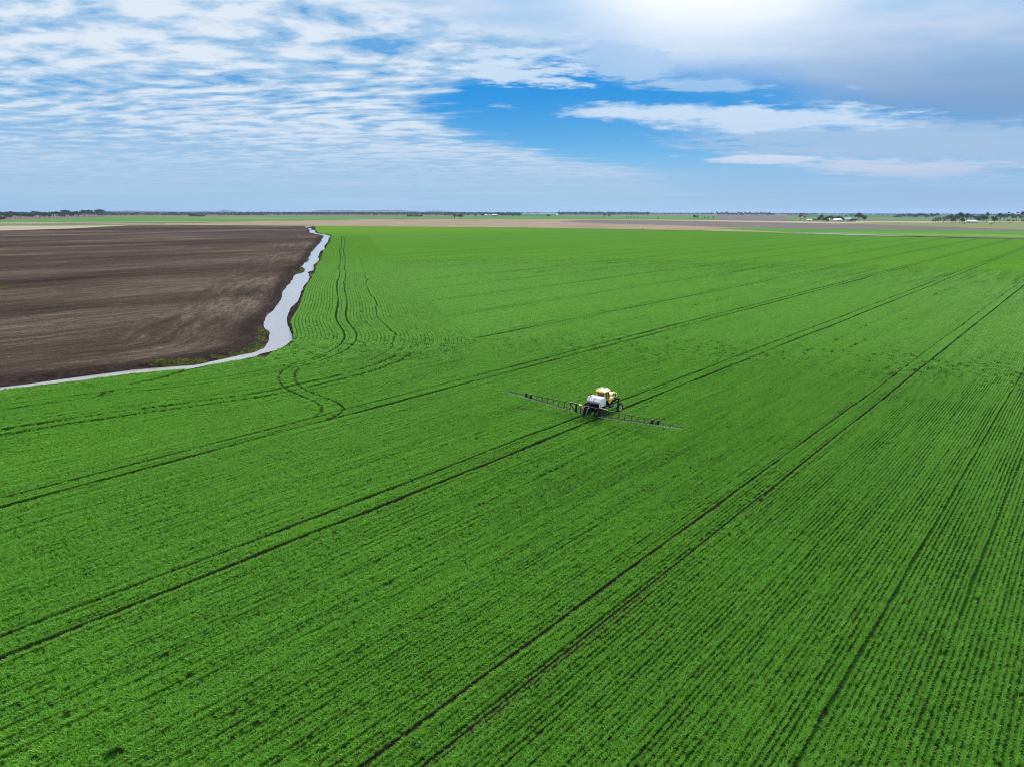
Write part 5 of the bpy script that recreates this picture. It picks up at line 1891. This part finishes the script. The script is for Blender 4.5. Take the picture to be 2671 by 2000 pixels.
hp = [(0.30 * cos(a) + 0.05, -0.95 + 0.10 * sin(a), 2.05 + 0.26 * sin(a)) for a in np.linspace(-0.3, 2 * pi - 0.6, 22)]
MB().tube([(0.5, -0.4, 2.0)] + hp + [(-0.4, -1.5, 1.7)], 0.035, 6).build('hose', M_BLK, sp)
for k, (x0, x1) in enumerate(((-0.8, -0.2), (0.1, 0.8), (0.4, 1.3))):
    MB().tube([(x0, -0.6, 1.6), ((x0 + x1) / 2, -1.3, 1.95 - 0.1 * k), (x1, -1.58, 1.2)], 0.03, 6).build('hose', M_BLK, sp)
MB().box((-1.22, -1.66, 2.02), (0.50, 0.10, 0.18)).build('marker_board', M_WHT, sp)
sg_ = empty('warning_sign'); sg_.parent = sp; sg_.location = (-0.72, -1.76, 1.92)
MB().loft([[(-0.24, 0, -0.20), (0.24, 0, -0.20), (0.28, 0, -0.14), (0.05, 0, 0.26), (-0.05, 0, 0.26), (-0.28, 0, -0.14)],
           [(-0.24, 0.02, -0.20), (0.24, 0.02, -0.20), (0.28, 0.02, -0.14), (0.05, 0.02, 0.26), (-0.05, 0.02, 0.26), (-0.28, 0.02, -0.14)]]).build('sign_border', M_RED, sg_)
MB().loft([[(-0.20, -0.012, -0.15), (0.20, -0.012, -0.15), (0.0, -0.012, 0.20)], [(-0.20, -0.003, -0.15), (0.20, -0.003, -0.15), (0.0, -0.003, 0.20)]]).build('sign_triangle', M_ORG, sg_)
MB().box((0.25, -1.70, 1.86), (0.16, 0.06, 0.10)).build('rear_lamp', M_WHT, sp)
MB().box((-2.18, -1.60, 0.98), (0.22, 0.08, 0.12)).build('marker_light', M_LAMP, sp)

# booms
def boom_z(x_): return 0.92 + 0.0625 * max(0, abs(x_) - 2.0)
for s in (-1, 1):
    be = empty('boom'); be.parent = sp
    x0, x1, xe = 2.1, 11.6, (15.4 if s > 0 else 15.0)
    def H(x_): return 1.02 - (abs(x_) - x0) / (x1 - x0) * 0.55
    tr = MB()
    yb, yt = -1.6, -1.42
    npan = 9
    for i in range(npan):
        a = x0 + (x1 - x0) * i / npan
        b_ = x0 + (x1 - x0) * (i + 1) / npan
        tr.bar((s * a, yt, boom_z(a) + H(a)), (s * b_, yt, boom_z(b_) + H(b_)), 0.082)
        tr.bar((s * a, yb - 0.14, boom_z(a)), (s * b_, yb - 0.14, boom_z(b_)), 0.055)
        tr.bar((s * a, yb + 0.26, boom_z(a)), (s * b_, yb + 0.26, boom_z(b_)), 0.055)
        tr.bar((s * b_, yt, boom_z(b_) + H(b_)), (s * b_, yb, boom_z(b_)), 0.07)
        tr.bar((s * a, yb - 0.14, boom_z(a)), (s * b_, yb + 0.26, boom_z(b_)), 0.04)
        tr.bar((s * b_, yb - 0.14, boom_z(b_)), (s * b_, yb + 0.26, boom_z(b_)), 0.04)
    tr.build('boom_truss', M_BLK, be)
    ip_ = MB()
    ip_.bar((s * x0, yb, boom_z(x0) - 0.05), (s * x0, yt, boom_z(x0) + 1.16), 0.19)
    ip_.bar((s * (x0 + 0.05), yt, boom_z(x0) + 1.12), (s * (x0 + 1.35), yt, boom_z(x0) + 1.06), 0.12)
    ip_.bar((s * (x0 + 1.2), yt, boom_z(x0) + 1.04), (s * (x0 + 0.1), yb, boom_z(x0) + 0.05), 0.09)
    ip_.build('hinge_frame', M_BLK, be)
    MB().bar((s * (x0 + 0.02), yt - 0.02, boom_z(x0) + 1.20), (s * (x0 + 1.3), yt - 0.02, boom_z(x0) + 1.14), 0.07, 0.03).build('hinge_plate', M_STEEL, be)
    fo = MB()
    for xf in (x1 - 0.9, x1):
        fo.box((s * xf, -1.55, boom_z(xf) + 0.26), (0.22, 0.34, 0.62)).bar((s * (xf - 0.35), -1.5, boom_z(xf) + 0.1), (s * (xf + 0.1), -1.5, boom_z(xf) + 0.58), 0.07)
    fo.build('fold_joint', M_BLK, be, bevel=0.02)
    ot = MB()
    n2 = 10
    for i in range(n2):
        a = x1 + (xe - x1) * i / n2
        b_ = x1 + (xe - x1) * (i + 1) / n2
        ha, hb_ = 0.36 * (1 - i / n2 * 0.75), 0.36 * (1 - (i + 1) / n2 * 0.75)
        ot.bar((s * a, -1.58, boom_z(a) + ha), (s * b_, -1.58, boom_z(b_) + hb_), 0.05)
        ot.bar((s * a, -1.58, boom_z(a)), (s * b_, -1.58, boom_z(b_)), 0.05)
        ot.bar((s * b_, -1.58, boom_z(b_) + hb_), (s * b_, -1.58, boom_z(b_)), 0.035)
    ot.build('boom_tip', M_BLK, be)
    ln = MB()
    ln.bar((s * 2.0, -1.82, boom_z(2) - 0.06), (s * xe, -1.82 + 0.12, boom_z(xe) - 0.06), 0.03)
    ln.build('spray_line', M_STEEL, be)
    nz = MB()
    for i in range(27):
        xk = 2.2 + i * 0.5
        nz.box((s * xk, -1.86 + 0.12 * (xk - 2) / 13, boom_z(xk) - 0.12), (0.04 if i % 2 else 0.10, 0.05, 0.10 if i % 2 else 0.05))
    nz.build('nozzles', M_WHT, be)
    if s < 0:
        MB().box((s * 2.75, -1.72, boom_z(2.75) - 0.02), (0.26, 0.08, 0.12)).build('marker_light', M_LAMP, be)

# ------------------------------------------------------------------ haze
def haze_box():
    hb = MB().box((0, 2000, -70), (64000, 64000, 380))
    m_ = bpy.data.materials.new('haze')
    m_.use_nodes = True
    nt = NT(m_.node_tree)
    nt.n.clear()
    out = nt.node('ShaderNodeOutputMaterial')
    v = nt.node('ShaderNodeVolumePrincipled')
    v.inputs['Color'].default_value = (0.27, 0.40, 0.62, 1)
    v.inputs['Density'].default_value = 3.0e-5
    v.inputs['Anisotropy'].default_value = 0.2
    nt.l.new(v.outputs[0], out.inputs['Volume'])
    o = hb.build('haze', m_)
    tag(o, kind='stuff')
    return o


haze = haze_box()
